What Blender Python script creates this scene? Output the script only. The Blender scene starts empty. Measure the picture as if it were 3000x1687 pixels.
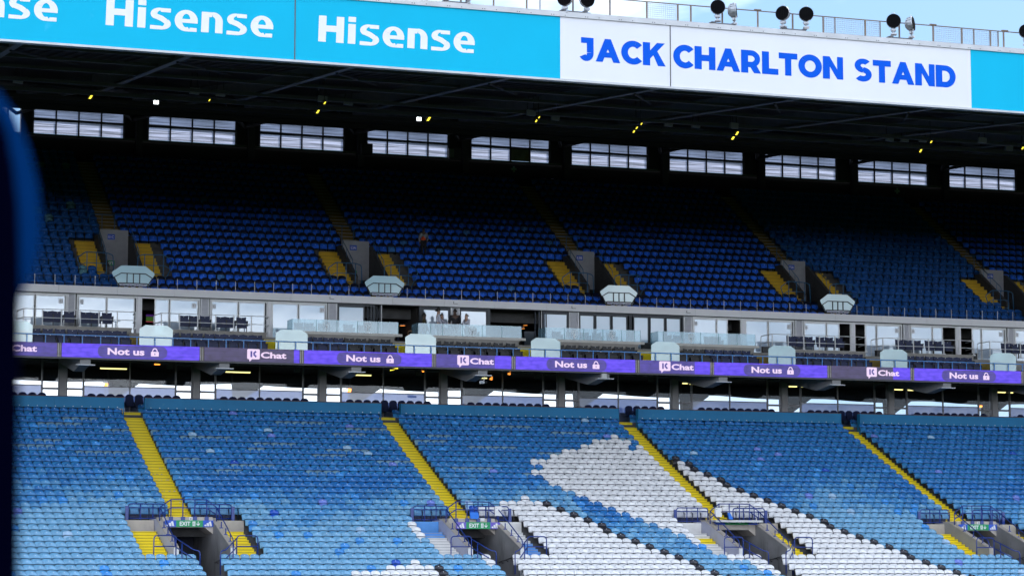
import bpy, bmesh, math, random
import numpy as np
from mathutils import Vector, Matrix
random.seed(7); RNG = np.random.default_rng(7)
R = math.radians
S = bpy.context.scene
COL = S.collection

# ------------------------------------------------------------------ camera, light, exposure
HC = 6.0
PSI, TH = R(20.0), R(6.2655)
FPX = 7163.56
cam = bpy.data.cameras.new("camera")
cam.sensor_width = 36.0; cam.lens = FPX * 36 / 3000
cam.clip_start = 0.2; cam.clip_end = 6000
co = bpy.data.objects.new("camera", cam); COL.objects.link(co)
co.location = (0, 0, HC)
co.rotation_euler = (math.pi / 2 + TH, 0, -PSI)
cam.dof.use_dof = True; cam.dof.focus_distance = 128.0; cam.dof.aperture_fstop = 2.8
S.camera = co

SUN_EL, SUN_AZ = R(48), R(62)          # behind the stand and to the right
world = bpy.data.worlds.new("World"); S.world = world; world.use_nodes = True
wt = world.node_tree; wt.nodes.clear()
def wn(t, **k):
    n = wt.nodes.new(t)
    for a, b in k.items(): setattr(n, a, b)
    return n
sky = wn('ShaderNodeTexSky', sky_type='NISHITA', sun_disc=False)
sky.sun_elevation = SUN_EL; sky.sun_rotation = SUN_AZ; sky.altitude = 60; sky.air_density = 1.0; sky.dust_density = 1.2; sky.ozone_density = 1.5
tc = wn('ShaderNodeTexCoord')
CLOUD = wn('ShaderNodeMapping'); CLOUD.inputs['Location'].default_value = (0.263, 16.749, 5.187); CLOUD.inputs['Scale'].default_value = (1.0, 1.0, 2.4); wt.links.new(tc.outputs['Generated'], CLOUD.inputs[0])
nz = wn('ShaderNodeTexNoise'); nz.inputs['Scale'].default_value = 2.3; nz.inputs['Detail'].default_value = 7; nz.inputs['Roughness'].default_value = 0.52; nz.inputs['Distortion'].default_value = 0.35
wt.links.new(CLOUD.outputs[0], nz.inputs['Vector'])
rp = wn('ShaderNodeValToRGB'); rp.color_ramp.elements[0].position = 0.44; rp.color_ramp.elements[1].position = 0.62
sx = wn('ShaderNodeSeparateXYZ'); wt.links.new(tc.outputs['Generated'], sx.inputs[0])       # clouds crowd together towards the horizon
hb = wn('ShaderNodeMapRange'); hb.inputs['From Min'].default_value = 0.0; hb.inputs['From Max'].default_value = 0.17; hb.inputs['To Min'].default_value = 0.10; hb.inputs['To Max'].default_value = 0.0
wt.links.new(sx.outputs['Z'], hb.inputs['Value'])
ha = wn('ShaderNodeMath', operation='ADD'); wt.links.new(nz.outputs[0], ha.inputs[0]); wt.links.new(hb.outputs[0], ha.inputs[1])
wt.links.new(ha.outputs[0], rp.inputs[0])
nz2 = wn('ShaderNodeTexNoise'); nz2.inputs['Scale'].default_value = 4.5; nz2.inputs['Detail'].default_value = 6
wt.links.new(CLOUD.outputs[0], nz2.inputs['Vector'])
cl = wn('ShaderNodeMixRGB'); cl.inputs[1].default_value = (9.5, 10.2, 11.4, 1); cl.inputs[2].default_value = (18.0, 18.5, 19.3, 1)
wt.links.new(nz2.outputs[0], cl.inputs[0])
# clouds opposite the sun are lit from the front and brighter than those near it
sdn = wn('ShaderNodeVectorMath', operation='DOT_PRODUCT'); wt.links.new(tc.outputs['Generated'], sdn.inputs[0]); sdn.inputs[1].default_value = (math.sin(SUN_AZ), math.cos(SUN_AZ), 0.0)
sfr = wn('ShaderNodeMapRange'); sfr.inputs['From Min'].default_value = 0.3; sfr.inputs['From Max'].default_value = -0.8; sfr.inputs['To Min'].default_value = 0.9; sfr.inputs['To Max'].default_value = 1.9
wt.links.new(sdn.outputs['Value'], sfr.inputs['Value'])
clb = wn('ShaderNodeVectorMath', operation='SCALE'); wt.links.new(cl.outputs[0], clb.inputs[0]); wt.links.new(sfr.outputs[0], clb.inputs['Scale'])
hz = wn('ShaderNodeMixRGB'); hz.inputs[0].default_value = 0.72; hz.inputs[2].default_value = (1.55, 3.1, 5.3, 1)     # clear blue between the clouds
wt.links.new(sky.outputs[0], hz.inputs[1])
mx = wn('ShaderNodeMixRGB'); wt.links.new(rp.outputs[0], mx.inputs[0]); wt.links.new(hz.outputs[0], mx.inputs[1]); wt.links.new(clb.outputs[0], mx.inputs[2])
bg = wn('ShaderNodeBackground'); bg.inputs[1].default_value = 0.065
wo = wn('ShaderNodeOutputWorld'); wt.links.new(mx.outputs[0], bg.inputs[0]); wt.links.new(bg.outputs[0], wo.inputs[0])

sun = bpy.data.lights.new("sun", 'SUN'); sun.energy = 3.0; sun.angle = R(0.5); sun.color = (1.0, 0.96, 0.9)
so = bpy.data.objects.new("sun", sun); COL.objects.link(so)
sd = Vector((math.sin(SUN_AZ) * math.cos(SUN_EL), math.cos(SUN_AZ) * math.cos(SUN_EL), math.sin(SUN_EL)))
so.rotation_euler = (-sd).to_track_quat('-Z', 'Y').to_euler(); so.location = (0, 0, 90)

S.view_settings.view_transform = 'Standard'; S.view_settings.look = 'None'
EXPO = 1.66
S.view_settings.exposure = EXPO; S.view_settings.gamma = 1.0
try: S.view_settings.use_curve_mapping = False
except Exception: pass
S.render.engine = 'CYCLES'
S.cycles.max_bounces = 8; S.cycles.diffuse_bounces = 3; S.cycles.glossy_bounces = 3; S.cycles.transmission_bounces = 4; S.cycles.transparent_max_bounces = 12
S.cycles.use_denoising = True
S.cycles.caustics_reflective = False; S.cycles.caustics_refractive = False

# ------------------------------------------------------------------ survey: a bearing measured on the 3000 px photograph met with a vertical plane y = Y
_f = Vector((math.sin(PSI) * math.cos(TH), math.cos(PSI) * math.cos(TH), math.sin(TH)))
_r = Vector((math.cos(PSI), -math.sin(PSI), 0)); _u = _r.cross(_f)
def at(px, py, Y):
    d = _f * FPX + _r * (px - 1500.0) - _u * (py - 843.5)
    p = d * (Y / d.y)
    return Vector((p.x, p.y, p.z + HC))
def atx(px, Y, py=1000): return at(px, py, Y).x

# ------------------------------------------------------------------ materials
MATS = {}
def mat(name, col, rough=0.6, metal=0.0, var=0.10, scale=3.0, spec=0.5, bump=0.0, bscale=40.0, coat=0.0, attr=None, dirt=None):
    if name in MATS: return MATS[name]
    m = bpy.data.materials.new(name); m.use_nodes = True; nt = m.node_tree
    b = nt.nodes['Principled BSDF']
    b.inputs['Roughness'].default_value = rough; b.inputs['Metallic'].default_value = metal
    b.inputs['Specular IOR Level'].default_value = spec; b.inputs['Coat Weight'].default_value = coat
    tcn = nt.nodes.new('ShaderNodeTexCoord')
    n = nt.nodes.new('ShaderNodeTexNoise'); n.inputs['Scale'].default_value = scale; n.inputs['Detail'].default_value = 6
    nt.links.new(tcn.outputs['Object'], n.inputs['Vector'])
    mixn = nt.nodes.new('ShaderNodeMixRGB'); mixn.blend_type = 'MULTIPLY'; mixn.inputs[0].default_value = 1.0
    ramp = nt.nodes.new('ShaderNodeValToRGB')
    ramp.color_ramp.elements[0].position = 0.3; ramp.color_ramp.elements[1].position = 0.7
    lo = 1 - var
    ramp.color_ramp.elements[0].color = (lo, lo, lo, 1); ramp.color_ramp.elements[1].color = (1, 1, 1, 1)
    nt.links.new(n.outputs[0], ramp.inputs[0]); nt.links.new(ramp.outputs[0], mixn.inputs[2])
    if attr == 'vcol':
        a = nt.nodes.new('ShaderNodeVertexColor'); a.layer_name = 'Col'; nt.links.new(a.outputs[0], mixn.inputs[1])
    elif attr == 'obj':
        a = nt.nodes.new('ShaderNodeObjectInfo'); nt.links.new(a.outputs['Color'], mixn.inputs[1])
    else:
        mixn.inputs[1].default_value = (*col, 1)
    out = mixn.outputs[0]
    if dirt:
        dcol, dsc, dpos, dstretch = dirt
        mp = nt.nodes.new('ShaderNodeMapping'); mp.inputs['Scale'].default_value = dstretch
        nt.links.new(tcn.outputs['Object'], mp.inputs[0])
        n2 = nt.nodes.new('ShaderNodeTexNoise'); n2.inputs['Scale'].default_value = dsc; n2.inputs['Detail'].default_value = 8; n2.inputs['Roughness'].default_value = 0.65
        nt.links.new(mp.outputs[0], n2.inputs['Vector'])
        r2 = nt.nodes.new('ShaderNodeValToRGB'); r2.color_ramp.elements[0].position = dpos; r2.color_ramp.elements[1].position = min(dpos + 0.14, 1)
        nt.links.new(n2.outputs[0], r2.inputs[0])
        m2 = nt.nodes.new('ShaderNodeMixRGB'); m2.inputs[2].default_value = (*dcol, 1)
        nt.links.new(r2.outputs[0], m2.inputs[0]); nt.links.new(out, m2.inputs[1]); out = m2.outputs[0]
    nt.links.new(out, b.inputs['Base Color'])
    if bump > 0:
        n3 = nt.nodes.new('ShaderNodeTexNoise'); n3.inputs['Scale'].default_value = bscale; n3.inputs['Detail'].default_value = 5
        nt.links.new(tcn.outputs['Object'], n3.inputs['Vector'])
        bp = nt.nodes.new('ShaderNodeBump'); bp.inputs['Strength'].default_value = bump; bp.inputs['Distance'].default_value = 0.02
        nt.links.new(n3.outputs[0], bp.inputs['Height']); nt.links.new(bp.outputs[0], b.inputs['Normal'])
    MATS[name] = m
    return m
def emit(name, col, strength):
    if name in MATS: return MATS[name]
    m = bpy.data.materials.new(name); m.use_nodes = True; nt = m.node_tree
    b = nt.nodes['Principled BSDF']; b.inputs['Base Color'].default_value = (*[c * .5 for c in col], 1)
    b.inputs['Emission Color'].default_value = (*col, 1); b.inputs['Emission Strength'].default_value = strength / 2 ** (EXPO - .55)
    MATS[name] = m
    return m
def glass_mix(name, tint, diff, gl, rough=0.02, alpha=0.4, warp=0.004, wscale=1.6):
    """pane: part see-through tint, part pale body, part mirror with slightly uneven float glass"""
    if name in MATS: return MATS[name]
    m = bpy.data.materials.new(name); m.use_nodes = True; nt = m.node_tree; nt.nodes.clear()
    o = nt.nodes.new('ShaderNodeOutputMaterial')
    tr = nt.nodes.new('ShaderNodeBsdfTransparent'); tr.inputs[0].default_value = (*tint, 1)
    df = nt.nodes.new('ShaderNodeBsdfDiffuse'); df.inputs[0].default_value = (*diff, 1)
    g = nt.nodes.new('ShaderNodeBsdfGlossy'); g.inputs['Roughness'].default_value = rough; g.inputs[0].default_value = (.93, .97, 1, 1)
    tcn = nt.nodes.new('ShaderNodeTexCoord'); n = nt.nodes.new('ShaderNodeTexNoise'); n.inputs['Scale'].default_value = wscale; n.inputs['Detail'].default_value = 2
    nt.links.new(tcn.outputs['Object'], n.inputs['Vector'])
    bp = nt.nodes.new('ShaderNodeBump'); bp.inputs['Strength'].default_value = 1; bp.inputs['Distance'].default_value = warp
    nt.links.new(n.outputs[0], bp.inputs['Height']); nt.links.new(bp.outputs[0], g.inputs['Normal'])
    a = nt.nodes.new('ShaderNodeMixShader'); a.inputs[0].default_value = alpha
    nt.links.new(tr.outputs[0], a.inputs[1]); nt.links.new(df.outputs[0], a.inputs[2])
    c = nt.nodes.new('ShaderNodeMixShader'); c.inputs[0].default_value = gl
    nt.links.new(a.outputs[0], c.inputs[1]); nt.links.new(g.outputs[0], c.inputs[2])
    nt.links.new(c.outputs[0], o.inputs[0])
    MATS[name] = m
    return m

M_conc = mat('concrete', (.36, .34, .32), .85, var=.22, scale=1.4, bump=.3, bscale=25, dirt=((.16, .15, .15), 1.3, .62, (1, 1, .3)))
M_concw = mat('wall_concrete', (.36, .355, .36), .85, var=.2, scale=1.6, bump=.3, bscale=25, dirt=((.22, .21, .21), 1.3, .6, (1, 1, .3)))
M_yellowshade = mat('shaded_yellow_paint', (.62, .38, .006), .65, var=.18, scale=2.2)  # darker copy of the step yellow, with the upper tier's shade put in
M_concd = mat('concrete_grey', (.27, .265, .27), .85, var=.3, scale=1.2, bump=.3, bscale=20, dirt=((.09, .09, .09), 1.0, .6, (1, 1, .25)))
M_terr = mat('terrace_concrete', (.10, .10, .105), .9, var=.35, scale=2, bump=.3, bscale=30)
M_beige = mat('lintel_concrete', (.52, .47, .42), .85, var=.16, scale=2.5, bump=.25, bscale=35, dirt=((.30, .28, .26), 2.2, .62, (1, 1, .4)))
M_lilac = mat('painted_lilac_wall', (.46, .47, .60), .7, var=.12, scale=2, dirt=((.30, .30, .36), 1.5, .62, (1, 1, .3)))
M_white = mat('white_paint', (.80, .80, .82), .45, var=.06)
M_yellow = mat('yellow_step_paint', (.95, .74, .004), .55, var=.10, scale=2.2, dirt=((.40, .28, .06), 7, .70, (1, 1, 1)))
M_stepshade = mat('roof_shade_step_paint', (.16, .10, .012), .8, var=.25, scale=2)  # shade under the roof put into the colour of the long upper stairs
M_yellowworn = mat('worn_yellow_paint', (.62, .45, .03), .7, var=.25, scale=3, dirt=((.75, .74, .72), 3, .48, (1, 1, 1)))
M_whitestep = mat('white_step_paint', (.78, .77, .76), .6, var=.12, scale=2.5, dirt=((.45, .36, .08), 4, .66, (1, 1, 3)))
M_bluestep = mat('blue_step_paint', (.10, .33, .78), .55, var=.15, scale=2.5, dirt=((.05, .15, .45), 2.5, .64, (1, 1, 1)))
M_rail = mat('blue_rail_paint', (.006, .036, .25), .35, var=.15, coat=.3)
M_railb = mat('bright_blue_rail_paint', (.012, .21, .62), .35, var=.12, coat=.3)
M_railup = mat('upper_rail_paint', (.015, .13, .30), .45, var=.15)
M_railw = mat('white_rail_paint', (.72, .73, .76), .4, var=.05)
M_plastic = mat('seat_plastic', (1, 1, 1), .34, attr='vcol', var=.10, scale=2.5, spec=.5)
M_plasticup = mat('upper_seat_plastic', (1, 1, 1), .42, attr='vcol', var=.10, scale=2.5, spec=.35)
M_plastico = mat('seat_plastic_single', (1, 1, 1), .34, attr='obj', var=.10, scale=2.5, spec=.5)
M_black = mat('black_plastic', (.012, .012, .014), .4, var=.1)
M_teal = mat('teal_board_paint', (.003, .18, .40), .6, var=.14, scale=.9, dirt=((.06, .25, .36), 1.6, .66, (1, 1, .7)))
M_brown = mat('brown_capping', (.10, .045, .03), .7)
M_fascia_c = mat('cyan_panel_film', (.0, .46, .72), .5, var=.04, scale=.6, spec=.15, dirt=((.05, .52, .82), .9, .66, (1, 1, .5)))
M_fascia_w = mat('white_panel_film', (.78, .78, .84), .6, var=.04, scale=.5, spec=.2, dirt=((.62, .62, .67), 1.4, .70, (1, 1, .5)))
M_letw = mat('white_letter_film', (.82, .81, .88), .5, var=.03)
M_letb = mat('blue_letter_film', (.0, .10, .70), .6, var=.06, spec=.12)
M_alu = mat('aluminium_trim', (.60, .60, .62), .45, metal=.35, var=.18, scale=1.2)
M_galv = mat('galvanised_steel', (.36, .38, .42), .45, metal=.6, var=.2, scale=6)
M_rust = mat('brown_primer_steel', (.20, .15, .12), .6, var=.25)
M_grey = mat('grey_cladding', (.87, .87, .92), .45, var=.05, scale=.7)
M_greyd = mat('dark_grey_trim', (.09, .09, .10), .5, var=.1)
M_steeld = mat('dark_steel', (.018, .019, .026), .6, var=.25, scale=1.5)
M_raft = mat('rafter_paint', (.17, .175, .22), .55, var=.25, scale=1.5)
M_purl = mat('purlin_paint', (.10, .10, .13), .6, var=.3, scale=1.2)
M_roof = mat('roof_sheet', (.008, .008, .011), .75, var=.3, scale=.7)
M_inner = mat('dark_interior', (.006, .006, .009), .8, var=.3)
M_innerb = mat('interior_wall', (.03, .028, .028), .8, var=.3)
M_colm = mat('column_concrete', (.34, .34, .36), .75, var=.15, scale=1.0, dirt=((.17, .17, .19), 1.4, .62, (1, 1, .3)))
M_frame = mat('white_frame', (.88, .89, .92), .4, var=.04)
M_frameg = mat('grey_frame', (.22, .22, .25), .45, var=.08)
M_framed = mat('anthracite_frame', (.018, .026, .040), .35, var=.1)
M_navy = mat('navy_seat_vinyl', (.008, .018, .085), .5, var=.2, scale=4, bump=.15)
M_blackv = mat('black_seat_vinyl', (.016, .016, .022), .45, var=.2, scale=4, bump=.15)
M_clubs = mat('club_seat_plastic', (.004, .010, .05), .65, var=.2, spec=.2)
M_blind = glass_mix('blind_backed_glass', (.8, .9, 1), (.60, .73, .90), .22, alpha=1.0, warp=.0015, wscale=.8)
M_blind2 = glass_mix('white_blind_glass', (.8, .9, 1), (.62, .76, .92), .12, alpha=1.0, warp=.001, wscale=.6)
M_bal = glass_mix('balustrade_glass', (.80, .93, .96), (.36, .60, .76), .10, alpha=.36, warp=.0006, wscale=.6)
M_screen = glass_mix('screen_glass', (.80, .95, .95), (.58, .80, .80), .14, alpha=.44, warp=.001, wscale=.8)
M_hex = glass_mix('frosted_screen', (.75, .92, .95), (.66, .88, .90), .14, alpha=.82, warp=.002, wscale=.8)
M_clear = glass_mix('clear_glass', (.95, .97, 1), (.5, .6, .7), .02, alpha=.01, warp=.001)
M_film = glass_mix('lavender_film_glass', (.25, .32, .52), (.34, .42, .64), .07, alpha=.35, warp=.006, wscale=.9)
M_edge = mat('glass_edge', (.10, .30, .32), .3)
M_crest = mat('etched_crest', (.90, .93, .95), .7)
M_skin1 = mat('skin_light', (.55, .34, .25), .55); M_skin2 = mat('skin_dark', (.10, .055, .04), .55)
M_hairb = mat('black_hair', (.012, .010, .010), .6); M_hairg = mat('grey_hair', (.22, .21, .20), .6); M_hairn = mat('brown_hair', (.05, .03, .02), .6)
M_shirt = mat('white_shirt_cloth', (.62, .64, .76), .8); M_suit = mat('dark_suit_cloth', (.012, .013, .02), .8); M_vest = mat('navy_waistcoat', (.01, .018, .05), .8)
M_hivis = mat('orange_hivis', (.95, .10, .03), .7); M_jacket = mat('grey_jacket', (.30, .32, .36), .8)
M_green = mat('exit_sign_green', (.012, .30, .11), .45, var=.04); M_sgnb = mat('sign_blue', (.02, .09, .55), .45, var=.04); M_sgnp = mat('sign_purple', (.14, .10, .52), .45, var=.04)
M_tube = emit('tube_light', (1.0, .85, .28), 1.6); M_lampw = emit('white_lamp', (.9, 1, 1), 5.0); M_lampy = emit('yellow_lamp', (1.0, .82, .06), 1.5)
M_flame = emit('orange_heater', (1.0, .28, .03), 3.0); M_pend = emit('orange_pendant', (1.0, .30, .04), 1.2); M_warm = emit('warm_spot', (1, .75, .5), 3.0)
M_tv = emit('television_picture', (.05, .14, .02), .35); M_tvb = emit('television_blue', (.12, .2, .45), .8)
M_wood = mat('pale_wood', (.42, .24, .13), .5, var=.2, scale=6)
M_grille = mat('black_lamp_grille', (.005, .005, .007), .7, spec=.08)
M_louv = mat('louvre_grey', (.62, .63, .70), .5, var=.05)
M_doorb = mat('dark_blue_door', (.008, .012, .05), .5)

def poly_mat():
    m = bpy.data.materials.new('ribbed_polycarbonate'); m.use_nodes = True; nt = m.node_tree; nt.nodes.clear()
    o = nt.nodes.new('ShaderNodeOutputMaterial'); t = nt.nodes.new('ShaderNodeBsdfTranslucent'); d = nt.nodes.new('ShaderNodeBsdfTransparent'); mxs = nt.nodes.new('ShaderNodeMixShader'); mxs.inputs[0].default_value = .35
    tcn = nt.nodes.new('ShaderNodeTexCoord'); mp = nt.nodes.new('ShaderNodeMapping'); mp.inputs['Scale'].default_value = (.10, 1, 9.0)
    n = nt.nodes.new('ShaderNodeTexNoise'); n.inputs['Scale'].default_value = 2.4; n.inputs['Detail'].default_value = 4
    r = nt.nodes.new('ShaderNodeValToRGB'); r.color_ramp.elements[0].position = .38; r.color_ramp.elements[1].position = .60
    r.color_ramp.elements[0].color = (.30, .31, .34, 1); r.color_ramp.elements[1].color = (.68, .70, .80, 1)
    nt.links.new(tcn.outputs['Object'], mp.inputs[0]); nt.links.new(mp.outputs[0], n.inputs['Vector']); nt.links.new(n.outputs[0], r.inputs[0])
    nt.links.new(r.outputs[0], t.inputs[0]); nt.links.new(r.outputs[0], d.inputs[0])
    nt.links.new(t.outputs[0], mxs.inputs[1]); nt.links.new(d.outputs[0], mxs.inputs[2]); nt.links.new(mxs.outputs[0], o.inputs[0])
    return m
M_poly = poly_mat()
def led_mat(name, col, dark, strength=1.0):
    m = bpy.data.materials.new(name); m.use_nodes = True; nt = m.node_tree
    b = nt.nodes['Principled BSDF']; b.inputs['Base Color'].default_value = (.03, .03, .04, 1); b.inputs['Roughness'].default_value = .5
    tcn = nt.nodes.new('ShaderNodeTexCoord')
    def noise(scale, stretch):
        mp = nt.nodes.new('ShaderNodeMapping'); mp.inputs['Scale'].default_value = stretch
        n = nt.nodes.new('ShaderNodeTexNoise'); n.inputs['Scale'].default_value = scale; n.inputs['Detail'].default_value = 3
        nt.links.new(tcn.outputs['Object'], mp.inputs[0]); nt.links.new(mp.outputs[0], n.inputs['Vector']); return n
    n1 = noise(3.0, (1, 1, 2.2)); n2 = noise(1.2, (.5, 1, 9))
    ck = nt.nodes.new('ShaderNodeTexWave'); ck.inputs['Scale'].default_value = 7.0; ck.inputs['Distortion'].default_value = 1.5; ck.bands_direction = 'X'
    nt.links.new(tcn.outputs['Object'], ck.inputs['Vector'])
    a = nt.nodes.new('ShaderNodeMath'); a.operation = 'MULTIPLY'; nt.links.new(n1.outputs[0], a.inputs[0]); nt.links.new(n2.outputs[0], a.inputs[1])
    a2 = nt.nodes.new('ShaderNodeMath'); a2.operation = 'MULTIPLY_ADD'; nt.links.new(ck.outputs[1], a2.inputs[0]); a2.inputs[1].default_value = .07; nt.links.new(a.outputs[0], a2.inputs[2])
    r = nt.nodes.new('ShaderNodeValToRGB'); r.color_ramp.elements[0].position = .16; r.color_ramp.elements[1].position = .36
    r.color_ramp.elements[0].color = (*dark, 1); r.color_ramp.elements[1].color = (*col, 1)
    nt.links.new(a2.outputs[0], r.inputs[0]); nt.links.new(r.outputs[0], b.inputs['Emission Color']); b.inputs['Emission Strength'].default_value = strength / 2 ** (EXPO - .55)
    MATS[name] = m
    return m
M_ledp = led_mat('led_violet', (.125, .062, .80), (.055, .028, .50), .86)
M_ledd = led_mat('led_dim_violet', (.080, .058, .34), (.045, .034, .17), .80)
M_ledg = led_mat('led_grey_mauve', (.085, .07, .17), (.045, .036, .075), .70)
M_ledt = emit('led_white_text', (.80, .62, .82), .62)
M_ledk = led_mat('led_grey_divider', (.10, .09, .08), (.05, .05, .05), .7)

# ------------------------------------------------------------------ mesh helpers
class MB:
    def __init__(s): s.v = []; s.f = []; s.m = []
    def add(s, vs, fs, mi=0):
        o = len(s.v); s.v += [tuple(p) for p in vs]
        for f in fs: s.f.append([o + i for i in f]); s.m.append(mi)
    def box(s, x0, x1, y0, y1, z0, z1, mi=0):
        s.add([(x0, y0, z0), (x1, y0, z0), (x1, y1, z0), (x0, y1, z0), (x0, y0, z1), (x1, y0, z1), (x1, y1, z1), (x0, y1, z1)],
              [(0, 3, 2, 1), (4, 5, 6, 7), (0, 1, 5, 4), (1, 2, 6, 5), (2, 3, 7, 6), (3, 0, 4, 7)], mi)
    def bar(s, p, q, r, n=6, mi=0): s.tube([p, q], r, n, mi)
    def tube(s, pts, r, n=6, mi=0):
        pts = [Vector(p) for p in pts]; rings = []; up0 = None
        for i, p in enumerate(pts):
            if i == 0: t = pts[1] - p
            elif i == len(pts) - 1: t = p - pts[i - 1]
            else: t = (pts[i + 1] - p).normalized() + (p - pts[i - 1]).normalized()
            t.normalize()
            if up0 is None or abs(up0.dot(t)) > .97: up0 = Vector((0, 0, 1)) if abs(t.z) < .9 else Vector((0, 1, 0))
            a = t.cross(up0).normalized(); b = a.cross(t).normalized()
            rings.append([p + a * (r * math.cos(2 * math.pi * k / n)) + b * (r * math.sin(2 * math.pi * k / n)) for k in range(n)])
        vs = [v for rg in rings for v in rg]; fs = []
        for i in range(len(pts) - 1):
            for k in range(n): fs.append((i * n + k, i * n + (k + 1) % n, (i + 1) * n + (k + 1) % n, (i + 1) * n + k))
        fs.append(tuple(range(n))[::-1]); fs.append(tuple((len(pts) - 1) * n + k for k in range(n)))
        s.add(vs, fs, mi)
    def beam(s, p, q, w, h, mi=0):
        p, q = Vector(p), Vector(q); t = (q - p).normalized()
        a = t.cross(Vector((0, 0, 1)));
        if a.length < .01: a = Vector((1, 0, 0))
        a.normalize(); b = a.cross(t).normalized(); vs = []
        for c in (p, q):
            for i, j in ((-1, -1), (1, -1), (1, 1), (-1, 1)): vs.append(c + a * (i * w / 2) + b * (j * h / 2))
        s.add(vs, [(0, 1, 2, 3)[::-1], (4, 5, 6, 7), (0, 1, 5, 4), (1, 2, 6, 5), (2, 3, 7, 6), (3, 0, 4, 7)], mi)
    def prism_y(s, pts, y0, y1, mi=0):           # outline in x,z given clockwise or not, extruded along y
        n = len(pts); vs = [(x, y0, z) for x, z in pts] + [(x, y1, z) for x, z in pts]
        fs = [tuple(range(n)), tuple(range(2 * n - 1, n - 1, -1))] + [(i, i + n, (i + 1) % n + n, (i + 1) % n) for i in range(n)]
        s.add(vs, fs, mi)
    def prism_x(s, pts, x0, x1, mi=0):           # outline in y,z extruded along x
        n = len(pts); vs = [(x0, y, z) for y, z in pts] + [(x1, y, z) for y, z in pts]
        fs = [tuple(range(n)), tuple(range(2 * n - 1, n - 1, -1))] + [(i, i + n, (i + 1) % n + n, (i + 1) % n) for i in range(n)]
        s.add(vs, fs, mi)
    def quad(s, a, b, c, d, mi=0): s.add([a, b, c, d], [(0, 1, 2, 3)], mi)
    def mesh(s, name, mats, org=(0, 0, 0), smooth=False, fix=True):
        me = bpy.data.meshes.new(name); o = Vector(org)
        me.from_pydata([(v[0] - o.x, v[1] - o.y, v[2] - o.z) for v in s.v], [], s.f)
        if not isinstance(mats, (list, tuple)): mats = [mats]
        for m in mats: me.materials.append(m)
        if len(mats) > 1: me.polygons.foreach_set('material_index', s.m)
        if fix and s.f:
            bm = bmesh.new(); bm.from_mesh(me); bmesh.ops.recalc_face_normals(bm, faces=bm.faces[:]); bm.to_mesh(me); bm.free()
        if smooth: me.polygons.foreach_set('use_smooth', [True] * len(me.polygons))
        me.update(); return me
    def build(s, name, mats, parent=None, smooth=False, label=None, cat=None, group=None, kind=None, fix=True):
        org = wloc(parent) if parent is not None else (Vector(s.v[0]) * 0)
        o = bpy.data.objects.new(name, s.mesh(name, mats, org, smooth, fix)); COL.objects.link(o)
        if parent is not None: o.parent = parent
        tag(o, label, cat, group, kind); return o
def wloc(o):
    p = Vector(o.location)
    while o.parent is not None: o = o.parent; p += Vector(o.location)
    return p
def tag(o, label=None, cat=None, group=None, kind=None):
    for k, v in (('label', label), ('category', cat), ('group', group), ('kind', kind)):
        if v: o[k] = v
    return o
def thing(name, loc, label, cat, group=None, kind=None):
    o = bpy.data.objects.new(name, None); o.empty_display_size = .2; COL.objects.link(o); o.location = loc
    return tag(o, label, cat, group, kind)
KIDS = {}
def kids(o): return [c for c in bpy.data.objects if c.parent == o]
def dup(root, loc, label=None, tree=None):
    r = root.copy(); COL.objects.link(r); r.location = loc
    if label: r['label'] = label
    for ch, gs in tree:
        c = ch.copy(); COL.objects.link(c); c.parent = r
        for g in gs:
            d = g.copy(); COL.objects.link(d); d.parent = c
    return r
def treeof(root): return [(c, list(c.children)) for c in root.children]
ORD = "first second third fourth fifth sixth seventh eighth ninth tenth eleventh twelfth thirteenth fourteenth fifteenth sixteenth seventeenth eighteenth nineteenth twentieth twenty-first twenty-second twenty-third twenty-fourth twenty-fifth twenty-sixth twenty-seventh twenty-eighth twenty-ninth thirtieth".split()
def nth(i): return ORD[i] if i < len(ORD) else "number %d" % (i + 1)

# text as flat mesh: built-in font, fattened; returns list of verts (x,z) and faces, cap height 1, starting at x = 0
_TX = {}
def text_geo(txt, bold=.02, width=1.0):
    key = (txt, bold, width)
    if key in _TX: return _TX[key]
    c = bpy.data.curves.new('t', 'FONT'); c.body = txt; c.size = 1.0; c.offset = bold; c.resolution_u = 3; c.fill_mode = 'FRONT'
    o = bpy.data.objects.new('t', c); COL.objects.link(o)
    dg = bpy.context.evaluated_depsgraph_get(); me = bpy.data.meshes.new_from_object(o.evaluated_get(dg))
    vs = np.array([v.co[:] for v in me.vertices]); fs = [list(p.vertices) for p in me.polygons]
    bpy.data.objects.remove(o); bpy.data.curves.remove(c); bpy.data.meshes.remove(me)
    x0 = vs[:, 0].min(); vs[:, 0] -= x0
    out = (vs[:, 0], vs[:, 1], fs)
    _TX[key] = out
    return out
def put_text(mb, txt, x0, x1, z0, cap, Y, bold=.02, mi=0):
    """writes txt between x0 and x1 on the plane y = Y, baseline z0, capital height cap"""
    xs, zs, fs = text_geo(txt, bold); H = text_geo('H', bold); ch = H[1].max() - max(H[1].min(), -1)
    h0 = H[1].min()
    sx_ = (x1 - x0) / xs.max(); sz_ = cap / (H[1].max() - h0)
    mb.add([(x0 + a * sx_, Y, z0 + (b - h0) * sz_) for a, b in zip(xs, zs)], fs, mi)
def ring(cx, cz, rx, rz, tx, tz, a0, a1, n=18):
    """band between two ellipses as quads"""
    q = []
    for i in range(n):
        a, b = R(a0 + (a1 - a0) * i / n), R(a0 + (a1 - a0) * (i + 1) / n)
        o1, o2 = (cx + rx * math.cos(a), cz + rz * math.sin(a)), (cx + rx * math.cos(b), cz + rz * math.sin(b))
        i1, i2 = (cx + (rx - tx) * math.cos(a), cz + (rz - tz) * math.sin(a)), (cx + (rx - tx) * math.cos(b), cz + (rz - tz) * math.sin(b))
        q.append([o1, o2, i2, i1])
    return q
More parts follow.
